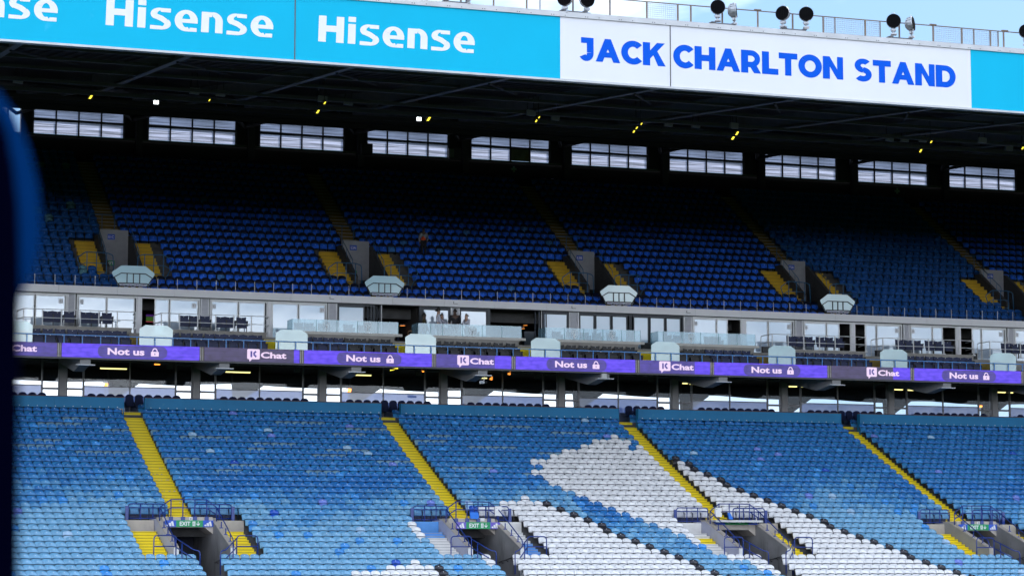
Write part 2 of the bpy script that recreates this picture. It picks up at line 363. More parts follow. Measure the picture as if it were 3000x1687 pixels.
def stroke(pts, w0, w1=None):
    """open poly-line with a thickness, as quads"""
    w1 = w0 if w1 is None else w1; P = [Vector((a, b)) for a, b in pts]; L = []; n = len(P)
    for i, p in enumerate(P):
        t = (P[min(i + 1, n - 1)] - P[max(i - 1, 0)]).normalized(); nn = Vector((-t.y, t.x)); w = (w0 + (w1 - w0) * i / (n - 1)) / 2
        L.append((p + nn * w, p - nn * w))
    return [[tuple(L[i][0]), tuple(L[i + 1][0]), tuple(L[i + 1][1]), tuple(L[i][1])] for i in range(n - 1)]
def G(ch):
    """heavy geometric capitals, cap height 1; returns (polygons, advance width)"""
    s = .32
    rect = lambda a, b, c, d: [(a, c), (b, c), (b, d), (a, d)]
    if ch == 'J': return [rect(.12, .66, .76, 1), rect(.37, .66, .36, .78)] + ring(.34, .33, .32, .34, .29, .25, -150, 6, 14), .70
    if ch == 'A': return [[(0, 0), (.30, 0), (.62, .78), (.40, 1)], [(1.06, 0), (.76, 0), (.44, .78), (.66, 1)], [(.40, 1), (.66, 1), (.60, .74), (.46, .74)], rect(.26, .80, .20, .42)], 1.06
    if ch == 'C': return ring(.52, .5, .52, .515, .295, .262, 42, 318, 26), .90
    if ch == 'K': return [rect(0, s, 0, 1), [(s, .30), (s, .66), (.62, 1), (.97, 1)], [(.44, .50), (.62, .66), (1.0, 0), (.66, 0)]], .98
    if ch == 'H': return [rect(0, s, 0, 1), rect(.64, .93, 0, 1), rect(s, .64, .37, .64)], .93
    if ch == 'R': return [rect(0, s, 0, 1), rect(s, .46, .76, 1), rect(s, .46, .25, .49)] + ring(.46, .625, .40, .375, .25, .24, -90, 90, 14) + [[(.40, .28), (.70, .34), (.90, 0), (.58, 0)]], .90
    if ch == 'L': return [rect(0, s, 0, 1), rect(s, .74, 0, .26)], .72
    if ch == 'T': return [rect(0, .85, .74, 1), rect(.28, .57, 0, .74)], .85
    if ch == 'O': return ring(.54, .5, .54, .515, .295, .262, 0, 360, 36), 1.08
    if ch == 'N': return [rect(0, s, 0, 1), rect(.66, .94, 0, 1), [(s, 1), (s, .56), (.66, 0), (.66, .44)], [(s - .06, 1), (s, 1), (s, .56)]], .94
    if ch == 'D': return [rect(0, s, 0, 1), rect(s, .46, .75, 1), rect(s, .46, 0, .25)] + ring(.46, .5, .50, .5, .285, .25, -90, 90, 20), .96
    if ch == 'S':
        u = ring(.43, .70, .40, .315, .28, .24, 38, 262, 20); l = ring(.41, .31, .42, .325, .28, .25, -142, 82, 20)
        return u + l + [[(.30, .40), (.46, .635), (.52, .60), (.40, .385)]], .84
    return [], .38
def H_(ch):
    """wide humanist logo lower case, cap height 1, x-height .77"""
    rect = lambda a, b, c, d: [(a, c), (b, c), (b, d), (a, d)]
    if ch == 'H': return [rect(0, .31, 0, 1), rect(.73, 1.04, 0, 1), rect(.31, .73, .40, .64)], 1.16
    if ch == 'i': return [rect(0, .31, 0, .76), rect(0, .31, .84, 1.04)], .42
    if ch == 'n': return [rect(0, .30, 0, .77), [(.30, .77), (.30, .58), (.40, .585), (.46, .77)]] + ring(.44, .42, .40, .36, .29, .18, 0, 92, 10) + [rect(.55, .84, 0, .43)], .93
    if ch == 'e':
        return ring(.44, .385, .44, .405, .27, .165, -62, 0, 0 + 6)[:0] + ring(.44, .385, .45, .405, .29, .15, 8, 292, 26) + [rect(.14, .89, .30, .445)] + [[(.50, -.02), (.60, .13), (.86, .13), (.86, -.015)]], .98
    if ch == 's':
        return [[(.80, .79), (.80, .64), (.42, .64), (.36, .79)]] + ring(.38, .56, .36, .235, .26, .11, 88, 232, 12) + stroke([(.22, .475), (.45, .40), (.62, .30)], .20, .20) + ring(.46, .21, .36, .225, .26, .12, -92, 48, 12) + [[(.02, -.02), (.02, .13), (.46, .12), (.50, -.02)]], .92
    return [], .4
def put_glyphs(mb, txt, fn, x0, x1, z0, cap, Y, gap=.06, mi=0, shear=0.0):
    items = []; pen = 0
    for ch in txt:
        polys, w = fn(ch); items.append((polys, pen)); pen += w + gap
    pen -= gap; k = (x1 - x0) / pen; j = 0
    for polys, p in items:
        for pl in polys:
            mb.add([(x0 + (p + a + shear * b) * k, Y - .00025 * (j % 23), z0 + b * cap) for a, b in pl], [tuple(range(len(pl)))], mi); j += 1

# ------------------------------------------------------------------ levels of the stand
AX = [24.85 + 13.94 * n for n in range(-1, 5)]           # aisle centres, index 0 is the one left of the picture
def aisle(n): return 24.85 + 13.94 * n
def lrow(k): return 126 - .69 * k, 13.555 - .3258 * k + .001437 * k * k - .72     # lower row: seat line, tread height
X0, X1 = -4.0, 98.0

# ground
g = MB(); g.quad((-2500, -2500, 0), (2500, -2500, 0), (2500, 2500, 0), (-2500, 2500, 0))
M_grass = mat('pitch_grass', (.008, .018, .005), .9, var=.3, scale=.2)
g.build('ground', M_grass, kind='structure')

# lower terrace: one stepped slab with openings for the exits
t = MB()
VW = 1.42
for k in range(-2, 37):
    Y, Z = lrow(k); Yf, Yb = Y - .50, Y - .50 + .69; Zl = lrow(k + 1)[1]
    cuts = []
    if 18 <= k <= 28:
        for n in range(-1, 5): cuts.append((aisle(n) - VW, aisle(n) + VW))
    xs = [X0] + [c for p in cuts for c in p] + [X1]
    for a, b in zip(xs[0::2], xs[1::2]):
        t.box(a, b, Yf, Yb + .02, Zl - .5, Z)
t.build('lower_terrace', M_terr, kind='structure')

# ------------------------------------------------------------------ seats
def seat_base(nx=6, slim=False):
    """returns arrays for backrest and pad (and bracket): verts, quads"""
    def shell(u0, u1, zf, yf, nz, th):
        us = np.linspace(u0, u1, nx + 1); vs = []; fs = []
        for side in (0, 1):
            for j in range(nz + 1):
                for u in us:
                    z = zf(u, j / nz); y = yf(u, j / nz)
                    vs.append((u, y + side * th, z))
        W = nx + 1; N = W * (nz + 1)
        for j in range(nz):
            for i in range(nx):
                a = j * W + i; fs.append((a, a + 1, a + W + 1, a + W)); b = a + N; fs.append((b, b + W, b + W + 1, b + 1))
        for i in range(nx): a = nz * W + i; fs.append((a, a + 1, a + 1 + N, a + N)); a = i; fs.append((a + 1, a, a + N, a + 1 + N))
        for j in range(nz):
            a = j * W; fs.append((a, a + W, a + W + N, a + N)); a = j * W + nx; fs.append((a + W, a, a + N, a + W + N))
        return np.array(vs, float), fs
    q = lambda u: abs(u / .21)
    back = shell(-.212, .212, lambda u, t: .595 + (.20 - .075 * q(u) ** 3.2) * t + .0 * u, lambda u, t: -.10 * (q(u) ** 2) * (1 - .15 * t) + .035 * t + (.045 * max(0, t - .7) / .3), 4, .03)
    pad = shell(-.205, .205, lambda u, t: .28 + (.305 - .035 * q(u) ** 3) * t, lambda u, t: -.215 + .10 * t - .03 * math.cos(u * 7) * math.sin(t * 2.6), 3, .055)
    mbk = MB(); mbk.box(.216, .244, -.20, .02, 0, .50); mbk.box(-.212, .212, -.03, .0, .44, .60)
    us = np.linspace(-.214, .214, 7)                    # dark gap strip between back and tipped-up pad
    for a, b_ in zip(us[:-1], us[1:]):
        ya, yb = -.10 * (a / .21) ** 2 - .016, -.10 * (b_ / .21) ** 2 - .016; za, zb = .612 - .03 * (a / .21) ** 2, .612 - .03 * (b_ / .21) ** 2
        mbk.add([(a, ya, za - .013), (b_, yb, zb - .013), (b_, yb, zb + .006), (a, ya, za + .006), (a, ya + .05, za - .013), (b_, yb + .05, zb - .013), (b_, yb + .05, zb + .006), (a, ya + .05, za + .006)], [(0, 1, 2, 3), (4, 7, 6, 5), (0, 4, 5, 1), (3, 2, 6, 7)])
    br = (np.array(mbk.v), mbk.f)
    md = MB(); md.quad((-.022, -.006, .722), (.008, -.006, .722), (.008, .000, .748), (-.022, .000, .748))
    dot = (np.array(md.v), md.f)
    return back, pad, br, dot
BACK, PAD, BRK, DOT = seat_base(6)
BACKU, PADU, BRKU, DOTU = seat_base(4)
def mesh_np(name, parts, mats, smooth=True):
    """parts: list of (verts Nx3, faces, colours Nx3 or None)"""
    V = []; Cc = []; loops = []; tot = []; o = 0
    for v, f, c in parts:
        V.append(v); Cc.append(c if c is not None else np.ones((len(v), 3)))
        f = np.asarray(f); loops.append((f + o).ravel()); tot.append(np.full(len(f), f.shape[1])); o += len(v)
    V = np.concatenate(V); Cc = np.concatenate(Cc); loops = np.concatenate(loops); tot = np.concatenate(tot)
    me = bpy.data.meshes.new(name); me.vertices.add(len(V)); me.vertices.foreach_set('co', V.ravel().astype(np.float32))
    me.loops.add(len(loops)); me.loops.foreach_set('vertex_index', loops.astype(np.int32))
    me.polygons.add(len(tot)); st = np.concatenate([[0], np.cumsum(tot)[:-1]]).astype(np.int32)
    me.polygons.foreach_set('loop_start', st); me.polygons.foreach_set('loop_total', tot.astype(np.int32))
    me.update(calc_edges=True)
    ca = me.color_attributes.new('Col', 'FLOAT_COLOR', 'POINT')
    ca.data.foreach_set('color', np.concatenate([Cc, np.ones((len(Cc), 1))], 1).ravel().astype(np.float32))
    if smooth: me.polygons.foreach_set('use_smooth', np.ones(len(tot), bool))
    me.materials.append(mats)
    me.validate(); return me

WHITE = {}
def rng(s, k, *runs):
    for a, b in runs:
        for c in range(a, b + 1): WHITE[(s, k, c)] = 'white'
for k, r in {3: [(25, 25)], 4: [(22, 26)], 5: [(20, 25), (27, 27)], 6: [(17, 27)], 7: [(15, 27)], 8: [(12, 27)], 9: [(13, 27)], 10: [(11, 27)], 11: [(12, 27)], 12: [(12, 27)], 13: [(13, 27)], 14: [(14, 27)],
             15: [(7, 7), (15, 27)], 16: [(4, 8), (16, 27)], 17: [(1, 9), (17, 27)], 18: [(4, 10), (18, 27)], 19: [(4, 11), (19, 27)], 20: [(4, 12), (20, 27)], 21: [(4, 12), (21, 23)], 22: [(4, 13), (22, 23)],
             23: [(4, 14), (22, 23)], 24: [(4, 15), (23, 23)], 25: [(4, 16)], 26: [(0, 17), (24, 27)], 27: [(0, 18), (26, 27)], 28: [(0, 18), (26, 27)], 29: [(0, 19), (27, 27)], 30: [(0, 20)], 31: [(0, 21)], 32: [(0, 22)]}.items(): rng(1, k, *r)
for k, r in {20: [(22, 22)], 21: [(22, 22)], 22: [(22, 22)], 26: [(27, 27)], 27: [(19, 19), (27, 27)], 28: [(16, 20)], 29: [(12, 20)], 30: [(10, 21)], 31: [(8, 22)], 32: [(6, 22)]}.items(): rng(0, k, *r)
BLK1 = {16: 9, 17: 10, 18: 11, 19: 12, 20: 13, 21: 13, 22: 14, 23: 15, 24: 16, 25: 17, 26: 18, 27: 19, 28: 19, 29: 20, 30: 21, 31: 22, 32: 23}
BLK2 = {7: 0, 8: 1, 9: 1, 10: 2, 11: 3, 12: 3, 13: 4, 14: 5, 15: 6, 16: 7, 17: 8, 18: 9, 19: 10, 20: 10, 21: 11, 22: 12, 23: 13, 24: 14, 25: 15, 26: 15, 27: 16, 28: 17, 29: 18, 30: 19, 31: 20, 32: 21}
for k, c in BLK1.items(): WHITE[(1, k, c)] = 'black'
for k, c in BLK2.items():
    WHITE[(2, k, c)] = 'black'
    for j in range(c): WHITE[(2, k, j)] = 'white'
for k, c in {28: 21, 29: 21, 30: 22}.items(): WHITE[(0, k, c)] = 'black'

def patch(x, k):      # slow drift of how far the blue has faded, along the stand and down the rows
    return .5 * math.sin(x * .31 + 1.3) + .35 * math.sin(x * .83 + k * .55) + .3 * math.sin(k * .9 + x * .17)
def seat_colour(s, k, c, X):
    w = WHITE.get((s, k, c))
    j = random.uniform(.93, 1.04)
    if w == 'white': return 'white', np.array((.87, .87, .90)) * j, np.array((.86, .86, .89)) * j
    if w == 'black': return 'black', np.array((.022, .022, .036)), np.array((.03, .03, .035))
    tt = (k + 3.4 * patch(X, k) + random.uniform(-2.2, 2.2) - 9.5) / 11.0 - (.45 if (s == 1 and k > 14 and c > 12) else 0)
    tt = min(max(tt, 0), 1); tt = tt * tt * (3 - 2 * tt)
    deep, mid, pale = np.array((.019, .175, .53)), np.array((.068, .29, .61)), np.array((.185, .43, .68))
    col = deep + (mid - deep) * min(tt * 2, 1) if tt < .5 else mid + (pale - mid) * (tt * 2 - 1)
    col = col * random.uniform(.88, 1.07)
    name = 'deep blue' if tt < .35 else ('mid blue' if tt < .75 else 'pale blue')
    r = random.random()
    if r < .004: col = np.array((.16, .24, .72)); name = 'violet blue'
    elif r < .011: col = np.array((.36, .56, .80)); name = 'bleached blue'
    elif r < .015: col = np.array((.012, .09, .55)); name = 'royal blue'
    elif r < .05: col = np.array((.05, .31, .80)) * random.uniform(.85, 1.05); name = 'bright blue'
    pc = col * .95
    if k < 11:
        pc = np.array((.035, .22, .50)) * random.uniform(.9, 1.1)
        if (math.sin(X * 1.1 + k * 2.1) + math.sin(X * .47 - k * 1.3) > .95 and s <= 1 and k > 0): pc = np.array((.20, .36, .48)) * random.uniform(.85, 1.1)
    elif tt > .5: pc = col * np.array((.92, .98, 1.0))
    return name, col, pc

parts = []; singles = []
n_seat = 0
for s in range(-1, 4):
    for k in range(-1, 33):
        Y, Z = lrow(k)
        for c in range(28):
            X = aisle(s) + .53 + .23 + .46 * c
            if 18 <= k <= 25 and (c < 5 or c > 22): continue
            name, cb_, cp_ = seat_colour(s, k, c, X)
            if k == -1: name = 'x'
            if 27 <= k <= 29:
                d = at(20, 1660, Y).x; e = at(3000, 1660, Y).x
                if d < X < e - .05 and len(singles) < 300: singles.append((s, k, c, X, Y, Z, name, cb_, cp_)); continue
            off = np.array((X, Y + (.45 if k == -1 else 0), Z)); jit = random.uniform(-.014, .014); an_ = random.gauss(0, .022); ca_, sa_ = math.cos(an_), math.sin(an_); RM = np.array(((ca_, sa_, 0), (-sa_, ca_, 0), (0, random.gauss(0, .03), 1)))
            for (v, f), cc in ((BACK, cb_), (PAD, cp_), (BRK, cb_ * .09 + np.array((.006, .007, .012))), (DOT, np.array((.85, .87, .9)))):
                if f is DOT[1] and name == 'white': continue
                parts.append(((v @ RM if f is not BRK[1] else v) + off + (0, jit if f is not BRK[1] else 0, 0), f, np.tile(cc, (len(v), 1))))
n4 = parts
me = mesh_np('stadium_seats', n4, M_plastic)
o = bpy.data.objects.new('stadium_seats', me); COL.objects.link(o); tag(o, 'rows of faded blue, white and black plastic tip-up seats on the lower terrace', None, None, 'stuff')

bm_ = mesh_np('backrest', [(BACK[0], BACK[1], None)], M_plastico)
pm_ = mesh_np('seat_pad', [(PAD[0], PAD[1], None)], M_plastico)
km_ = mesh_np('bracket', [(BRK[0], BRK[1], None)], M_black, smooth=False)
dm_ = mesh_np('number_disc', [(DOT[0], DOT[1], None)], M_white, smooth=False)
EXITS = {-1: 'off-picture', 0: 'leftmost', 1: 'second', 2: 'third', 3: 'rightmost'}
SECT = {-1: 'left of the leftmost exit', 0: 'between first and second exits', 1: 'between second and third exits', 2: 'between third and fourth exits', 3: 'right of the fourth exit'}
ROWN = {27: 'third row from bottom', 28: 'second row from bottom', 29: 'bottom full row'}
ROWN = {27: 'third row up', 28: 'second row up', 29: 'bottom row'}
assert len(singles) <= 300
singles.sort(key=lambda q: (q[1], q[3]))
for s, k, c, X, Y, Z, name, cb_, cp_ in singles:
    n_ = c + 1
    r = thing('stadium_seat', (X, Y, Z), f'{name} seat, {ROWN[k]}, {nth(c)} place {SECT[s]}', 'seat', 'plastic seats in the front rows of the lower terrace')
    for nm, md, cc in (('backrest', bm_, cb_), ('seat_pad', pm_, cp_), ('bracket', km_, None), ('number_disc', dm_, None)):
        if nm == 'number_disc' and name == 'white': continue
        p = bpy.data.objects.new(nm, md); COL.objects.link(p); p.parent = r
        if cc is not None: p.color = (*cc, 1)

# ------------------------------------------------------------------ yellow stairs in the aisles, two steps per row
def step_mesh(w, d, h, m):
    b = MB(); b.box(-w / 2, w / 2, -.010, d, -h, 0); b.box(-w / 2, w / 2, -.018, -.0105, -.062, -.038, 1); return b.mesh('step', [m, mat('dark_step_edge', (.42, .29, .02), .8, var=.3) if 'yellow' in m.name else mat('grey_step_edge', (.42, .42, .45), .8, var=.3)])  # thin strip in a second tone along each step front
STEPM = {}
def stairs(name, xc, w, rows, mf, label, halves=2, rowf=lrow, front=.50, g=.69, cat='stairs', group='stairs between the seat blocks'):
    Yt, Zt = rowf(rows[-1]); r = thing(name, (xc, Yt - front, Zt), label, cat, group)
    for k in rows:
        Y, Z = rowf(k); Zn = rowf(k + 1)[1]
        for h in range(halves):
            zt = Zn + (Z - Zn) * (halves - h) / halves; yy = Y - front + (-g + g * (halves - h) / halves) + g * 0
            # upper half-step sits at the row's tread, lower half-step in front of it
            yy = Y - front - g * h / halves; zz_ = Z - (Z - Zn) * h / halves + .006
            m = mf(k, h); key = (w, m.name, round(g / halves, 3))
            if key not in STEPM: STEPM[key] = step_mesh(w, g / halves + .02, .34, m)
            p = bpy.data.objects.new('step', STEPM[key]); COL.objects.link(p); p.parent = r
            p.location = (0, yy - (Yt - front), zz_ - Zt)
    return r
yel = lambda k, h: M_yellow
CODE = {0: 'E2B', 1: '', 2: 'E4A', 3: 'E4B'}
PLACE = {-1: 'off left', 0: 'leftmost', 1: 'second', 2: 'third', 3: 'rightmost'}
for n in range(-1, 4):
    xc = aisle(n)
    if n >= 0:
        stairs('aisle_stairs', xc + .04, 1.20, range(-2, 17), yel, f'long yellow stairway descending to the {PLACE[n]} lower exit', cat='stairs')
        L = {0: yel, 1: (lambda k, h: M_bluestep if k < 20 else M_whitestep), 2: (lambda k, h: M_whitestep if k not in (20,) else M_yellow), 3: yel}[n]
        Rr = {0: yel, 1: (lambda k, h: M_whitestep if k < 21 else M_bluestep), 2: yel, 3: yel}[n]
        cl_ = {0: 'yellow', 1: 'white and blue painted', 2: 'worn white', 3: 'yellow'}[n]; cr_ = {0: 'yellow', 1: 'blue and white painted', 2: 'yellow', 3: 'yellow'}[n]
        stairs('side_stairs', xc - 2.06, 1.24, range(19, 26), L, f'{cl_} steps running down left of the {PLACE[n]} lower exit')
        stairs('side_stairs', xc + 2.06, 1.24, range(19, 26), Rr, f'{cr_} steps running down right of the {PLACE[n]} lower exit')
        stairs('lower_stairs', xc + .02, 1.0, range(28, 34), {0: yel, 1: (lambda k, h: M_whitestep), 2: (lambda k, h: M_whitestep), 3: yel}[n], f'{"yellow" if n in (0, 3) else "white"} steps at the bottom below the {PLACE[n]} lower exit')

# ------------------------------------------------------------------ lower exits (vomitories)
def hook(pts, r=.10, n=4):
    """round the corners of a poly-line"""
    P = [Vector(p) for p in pts]; out = [P[0]]
    for i in range(1, len(P) - 1):
        a, b, c = P[i - 1], P[i], P[i + 1]; d1 = min(r, (b - a).length * .45); d2 = min(r, (c - b).length * .45)
        s_, e_ = b + (a - b).normalized() * d1, b + (c - b).normalized() * d2
        for j in range(n + 1):
            t_ = j / n; out.append(s_.lerp(b, t_).lerp(b.lerp(e_, t_), t_))
    out.append(P[-1]); return out
def exit_sign(n, xc, Yf, z0, z1, x0, x1, parent, tilt=0):
    """green EXIT board with a running figure, an arrow and a three-bar emblem at both ends"""
    side = M_sgnp if n == 1 else M_sgnb
    r = thing('exit_sign', ((x0 + x1) / 2, Yf, z0), f'green EXIT sign with striped emblem panels over the {PLACE[n]} lower exit' + (', swung flat' if tilt else ''), 'sign', 'exit signs over the lower exits')
    w = x1 - x0; xa, xb = x0 + w * .225, x0 + w * .775
    b = MB(); b.box(xa, xb, Yf, Yf + .05, z0, z1); b.build('green_panel', M_green, r)
    h = z1 - z0
    for a_, b_ in ((x0, xa), (xb, x1)):
        e = MB(); e.box(a_, b_, Yf, Yf + .05, z0, z1); p = e.build('emblem_panel', side, r)
        t_ = MB(); ww = b_ - a_
        for i, (hh) in enumerate((.30, .55, .80)):     # three slanting bars, rising
            xl = a_ + ww * (.16 + .24 * i); bw = ww * .19; sl = hh * h * .55
            zb = z0 + h * .12
            t_.quad((xl, Yf - .004, zb), (xl + bw, Yf - .004, zb), (xl + bw - sl * .45 + .0, Yf - .004, zb + hh * h * .95), (xl - sl * .45, Yf - .004, zb + hh * h * .95 - bw * .3))
        t_.build('striped_emblem', M_white, p)
    t_ = MB(); put_text(t_, 'EXIT', xa + (xb - xa) * .13, xa + (xb - xa) * .53, z0 + h * .17, h * .64, Yf - .004, .03)
    cxx = xa + (xb - xa) * .66; q = xb - xa
    t_.quad((cxx - q * .05, Yf - .004, z0 + h * .15), (cxx + q * .055, Yf - .004, z0 + h * .15), (cxx + q * .055, Yf - .004, z0 + h * .83), (cxx - q * .05, Yf - .004, z0 + h * .83))
    ax_ = xa + (xb - xa) * .82
    t_.quad((ax_ - q * .012, Yf - .004, z0 + h * .3), (ax_ + q * .012, Yf - .004, z0 + h * .3), (ax_ + q * .012, Yf - .004, z0 + h * .85), (ax_ - q * .012, Yf - .004, z0 + h * .85))
    t_.add([(ax_ - q * .07, Yf - .0045, z0 + h * .48), (ax_ - q * .045, Yf - .0045, z0 + h * .55), (ax_, Yf - .0045, z0 + h * .32), (ax_, Yf - .0045, z0 + h * .14)], [(0, 1, 2, 3)])
    t_.add([(ax_ + q * .07, Yf - .0045, z0 + h * .48), (ax_ + q * .045, Yf - .0045, z0 + h * .55), (ax_, Yf - .0045, z0 + h * .32), (ax_, Yf - .0045, z0 + h * .14)], [(3, 2, 1, 0)])
    t_.build('lettering', M_white, r)
    f_ = MB(); cz_ = z0 + h * .5                            # running figure in the doorway
    f_.add([(cxx + .0 * q + math.cos(a) * q * .013, Yf - .007, cz_ + h * .24 + math.sin(a) * q * .013) for a in np.linspace(0, 6.28, 8)[:-1]], [tuple(range(7))])
    for a_, b_ in (((0, .16), (.0, -.05)), ((0, -.05), (.03, -.16)), ((.03, -.16), (.02, -.27)), ((0, -.05), (-.025, -.17)), ((-.025, -.17), (-.045, -.2)), ((0, .12), (.035, .04)), ((0, .12), (-.03, .03))):
        for qd in stroke([(cxx + a_[0] * q, cz_ + a_[1] * h), (cxx + b_[0] * q, cz_ + b_[1] * h)], q * .012): f_.add([(x, Yf - .0075, z) for x, z in qd], [(0, 1, 2, 3)])
    f_.build('running_figure', M_green, r)
    return r
def lower_exit(n):
    xc = aisle(n); grey_wall = M_beige
    wallmat = {0: M_lilac, 1: M_lilac, 2: M_lilac, 3: M_concw}[n]
    Yf, Yb, Ye = 112.3, 114.6, 108.7          # lintel face, back of the block, foot of the side walls
    zt, zs, ze = 7.84, 7.36, 6.40
    r = thing('stair_exit', (xc, Yf, 4.6), f'concrete {PLACE[n]} exit opening set into the lower terrace', 'exit', 'exits set into the lower terrace')
    L = MB()                                  # roof block with chamfered right cheek
    L.box(xc - 1.18, xc + 1.18, Yf, Yb, zs, zt)
    L.build('lintel', M_beige, r)
    Cc = MB(); Cc.prism_y([(xc + .80, zs - .003), (xc + 1.195, zs - .30), (xc + 1.195, zt - .03), (xc + .80, zt - .004)], Yf - .035, Yb - .2); Cc.build('cheek', M_beige, r)
    for sgn, nm in ((-1, 'left'), (1, 'right')):
        xi, xo = (xc - 1.40, xc - 1.20) if sgn < 0 else (xc + 1.20, xc + 1.40)
        w = MB(); w.prism_x([(Yf + .35, zt - .08), (Ye, ze), (Ye, 4.4), (118.9, 4.4), (118.9, zt - .08)], xi, xo)
        ww = w.build('side_wall', wallmat if sgn < 0 else M_concd, r)
        cp = MB(); cp.prism_x([(Yf + .35, zt - .075), (Yf + .35, zt - .03), (Ye - .02, ze + .05), (Ye - .02, ze + .005)], xi - .02, xo + .02)
        cp.build('coping', M_beige, ww)
        fe = MB(); fe.box(xi - .015, xo + .015, Ye - .05, Ye - .002, 4.6, ze + .0); fe.build('end_post', M_white if n < 3 else M_beige, ww)
    i = MB(); i.box(xc - 1.19, xc + 1.19, 106.3, 120, 4.40, 4.82); i.build('floor_slab', M_concd, r)
    i = MB(); i.box(xc - 1.19, xc + 1.19, Yf + .01, 120, zs - .02, zs + .02); i.build('ceiling_slab', M_concd, r)
    i = MB(); i.box(xc - 1.19, xc + 1.19, 118.6, 118.8, 4.5, zs); i.build('back_wall', M_inner, r)
    i = MB(); i.box(xc - .30, xc + .42, 116.9, 117.0, 4.5, zs - .05)
    for zb in np.arange(4.7, 7.2, .22): pass
    bw = i.build('block_wall', M_concd, r)
    j_ = MB()
    for ri, zb in enumerate(np.arange(4.56, 7.1, .22)):
        for q_ in range(2): 
            a = xc - .29 + .36 * q_ - (.09 if ri % 2 else 0); j_.box(max(a, xc - .29), min(a + .34, xc + .41), 116.885, 116.9, zb, zb + .205)
    j_.build('blockwork', M_concd, r, kind='stuff')
    i = MB(); i.box(xc + .44, xc + 1.15, 116.2, 116.28, 4.5, zs - .15); i.build('door', M_doorb, r)
    # inner handrail on the right wall
    hr = MB(); hr.tube(hook([(xc + 1.08, Ye + .1, 6.05), (xc + 1.08, Ye + 2.6, 5.75), (xc + 1.16, Ye + 2.9, 5.7)], .05), .022)
    for q_ in (.3, 1.0, 1.7, 2.4): hr.bar((xc + 1.08, Ye + q_, 6.04 - .11 * q_), (xc + 1.20, Ye + q_, 5.95 - .11 * q_), .014)
    hr.build('inner_handrail', M_black, r)
    # landing fronts each side
    for sgn in (-1, 1):
        a, b = (xc - 2.86, xc - 1.42) if sgn < 0 else (xc + 1.42, xc + 2.86)
        q_ = MB(); q_.box(a, b, lrow(18)[0] - .505, lrow(17)[0] - .40, lrow(19)[1] - .1, lrow(17)[1] - .02)
        q_.build('landing_front', {1: M_bluestep if sgn < 0 else M_whitestep, 2: M_whitestep if sgn < 0 else M_beige}.get(n, M_beige), r)
    # code plate and post bases
    if CODE[n]:
        cpx = MB(); cpx.box(xc + .08, xc + .42, Yf - .012, Yf - .002, zt - .17, zt - .0); pl = cpx.build('code_plate', M_white, r)
        tt = MB(); put_text(tt, CODE[n], xc + .12, xc + .38, zt - .135, .10, Yf - .016, .0); tt.build('lettering', M_black, pl)
    elif n == 1:
        cpx = MB(); cpx.box(xc + .36, xc + .66, Yf - .012, Yf - .002, zt - .11, zt + .03); cpx.build('code_plate', M_white, r)
    # --- railings
    def rail(nm, label, paths, posts, bases=(), mesh=None, mt=M_rail, rr=.028):
        a0 = paths[0][0]
        t_ = thing(nm, a0, label, 'railing', 'blue railings round the lower exits')
        for p in paths:
            b = MB(); b.tube(p, rr); b.build('rail', mt, t_, smooth=True)
        for p, q_ in posts:
            b = MB(); b.bar(p, q_, rr); b.build('post', mt, t_, smooth=True)
        for x, y, z, s_, h_ in bases:
            b = MB(); b.box(x - s_ / 2, x + s_ / 2, y - .03, y + .03, z - h_ / 2, z + h_ / 2); b.build('base_block', mt, t_)
        if mesh:
            x0_, x1_, y_, z0_, z1_ = mesh; b = MB()
            for x in np.arange(x0_, x1_, .075): b.box(x - .0025, x + .0025, y_ - .0025, y_ + .0025, z0_, z1_)
            for z in np.arange(z0_, z1_, .075): b.box(x0_, x1_, y_ - .002, y_ + .002, z - .0025, z + .0025)
            b.build('wire_mesh', mt, t_, kind='stuff')
        return t_
    where = PLACE[n]
    zg0, zg1 = lrow(17)[1] - .02, 8.46; yg = lrow(17)[0] - .60
    for sgn, sd in ((-1, 'left'), (1, 'right')):
        xa, xb = (xc - 2.52, xc - .78) if sgn < 0 else (xc + .62, xc + 2.40)
        pth = hook([(xa, yg, zg0), (xa, yg, zg1), (xb, yg, zg1), (xb, yg, zg0)], .16)
        ps = [((xa + f_ * (xb - xa), yg, zg0 - .15), (xa + f_ * (xb - xa), yg, zg1)) for f_ in (.33, .67)]
        t_ = rail('guard_rail', f'blue mesh guard rail in front of seats {sd} of the {where} lower exit', [pth, [(xa, yg, zg1 - .18), (xb, yg, zg1 - .18)], [(xa, yg, zg0 + .10), (xb, yg, zg0 + .10)]], ps,
                  [(p[0][0], yg - .02, zg0 - .10, .17, .2) for p in ps], (xa + .03, xb - .03, yg, zg0 + .12, zg1 - .2))
        # thick end post
        xe = xa - .07 if sgn < 0 else xb + .07
        b = MB(); b.box(xe - .07, xe + .07, yg - .05, yg + .05, zg0 - .1, zg1 - .10); b.build('end_post', M_rail, t_)
        if sgn > 0: b = MB(); b.box(xe - .12, xe + .10, yg - .07, yg - .02, zg0 - .35, zg0 - .08); b.build('base_block', M_rail, t_)
    # centre guard above the lintel with rails running down the copings
    yc, zc0, zc1 = Yf - .02, zt - .12, 8.64
    xl, xr = xc - .80, xc + .88
    paths = [[(xl, yc, zc1), (xr, yc, zc1)], [(xl, yc, zc1 - .38), (xr, yc, zc1 - .38)]]
    posts = [((xl + (xr - xl) * f_, yc, zc0), (xl + (xr - xl) * f_, yc, zc1)) for f_ in (0, .335, .67, 1)]
    bases = [(p[0][0], yc - .03, zt - .08, .19, .19) for p in posts]
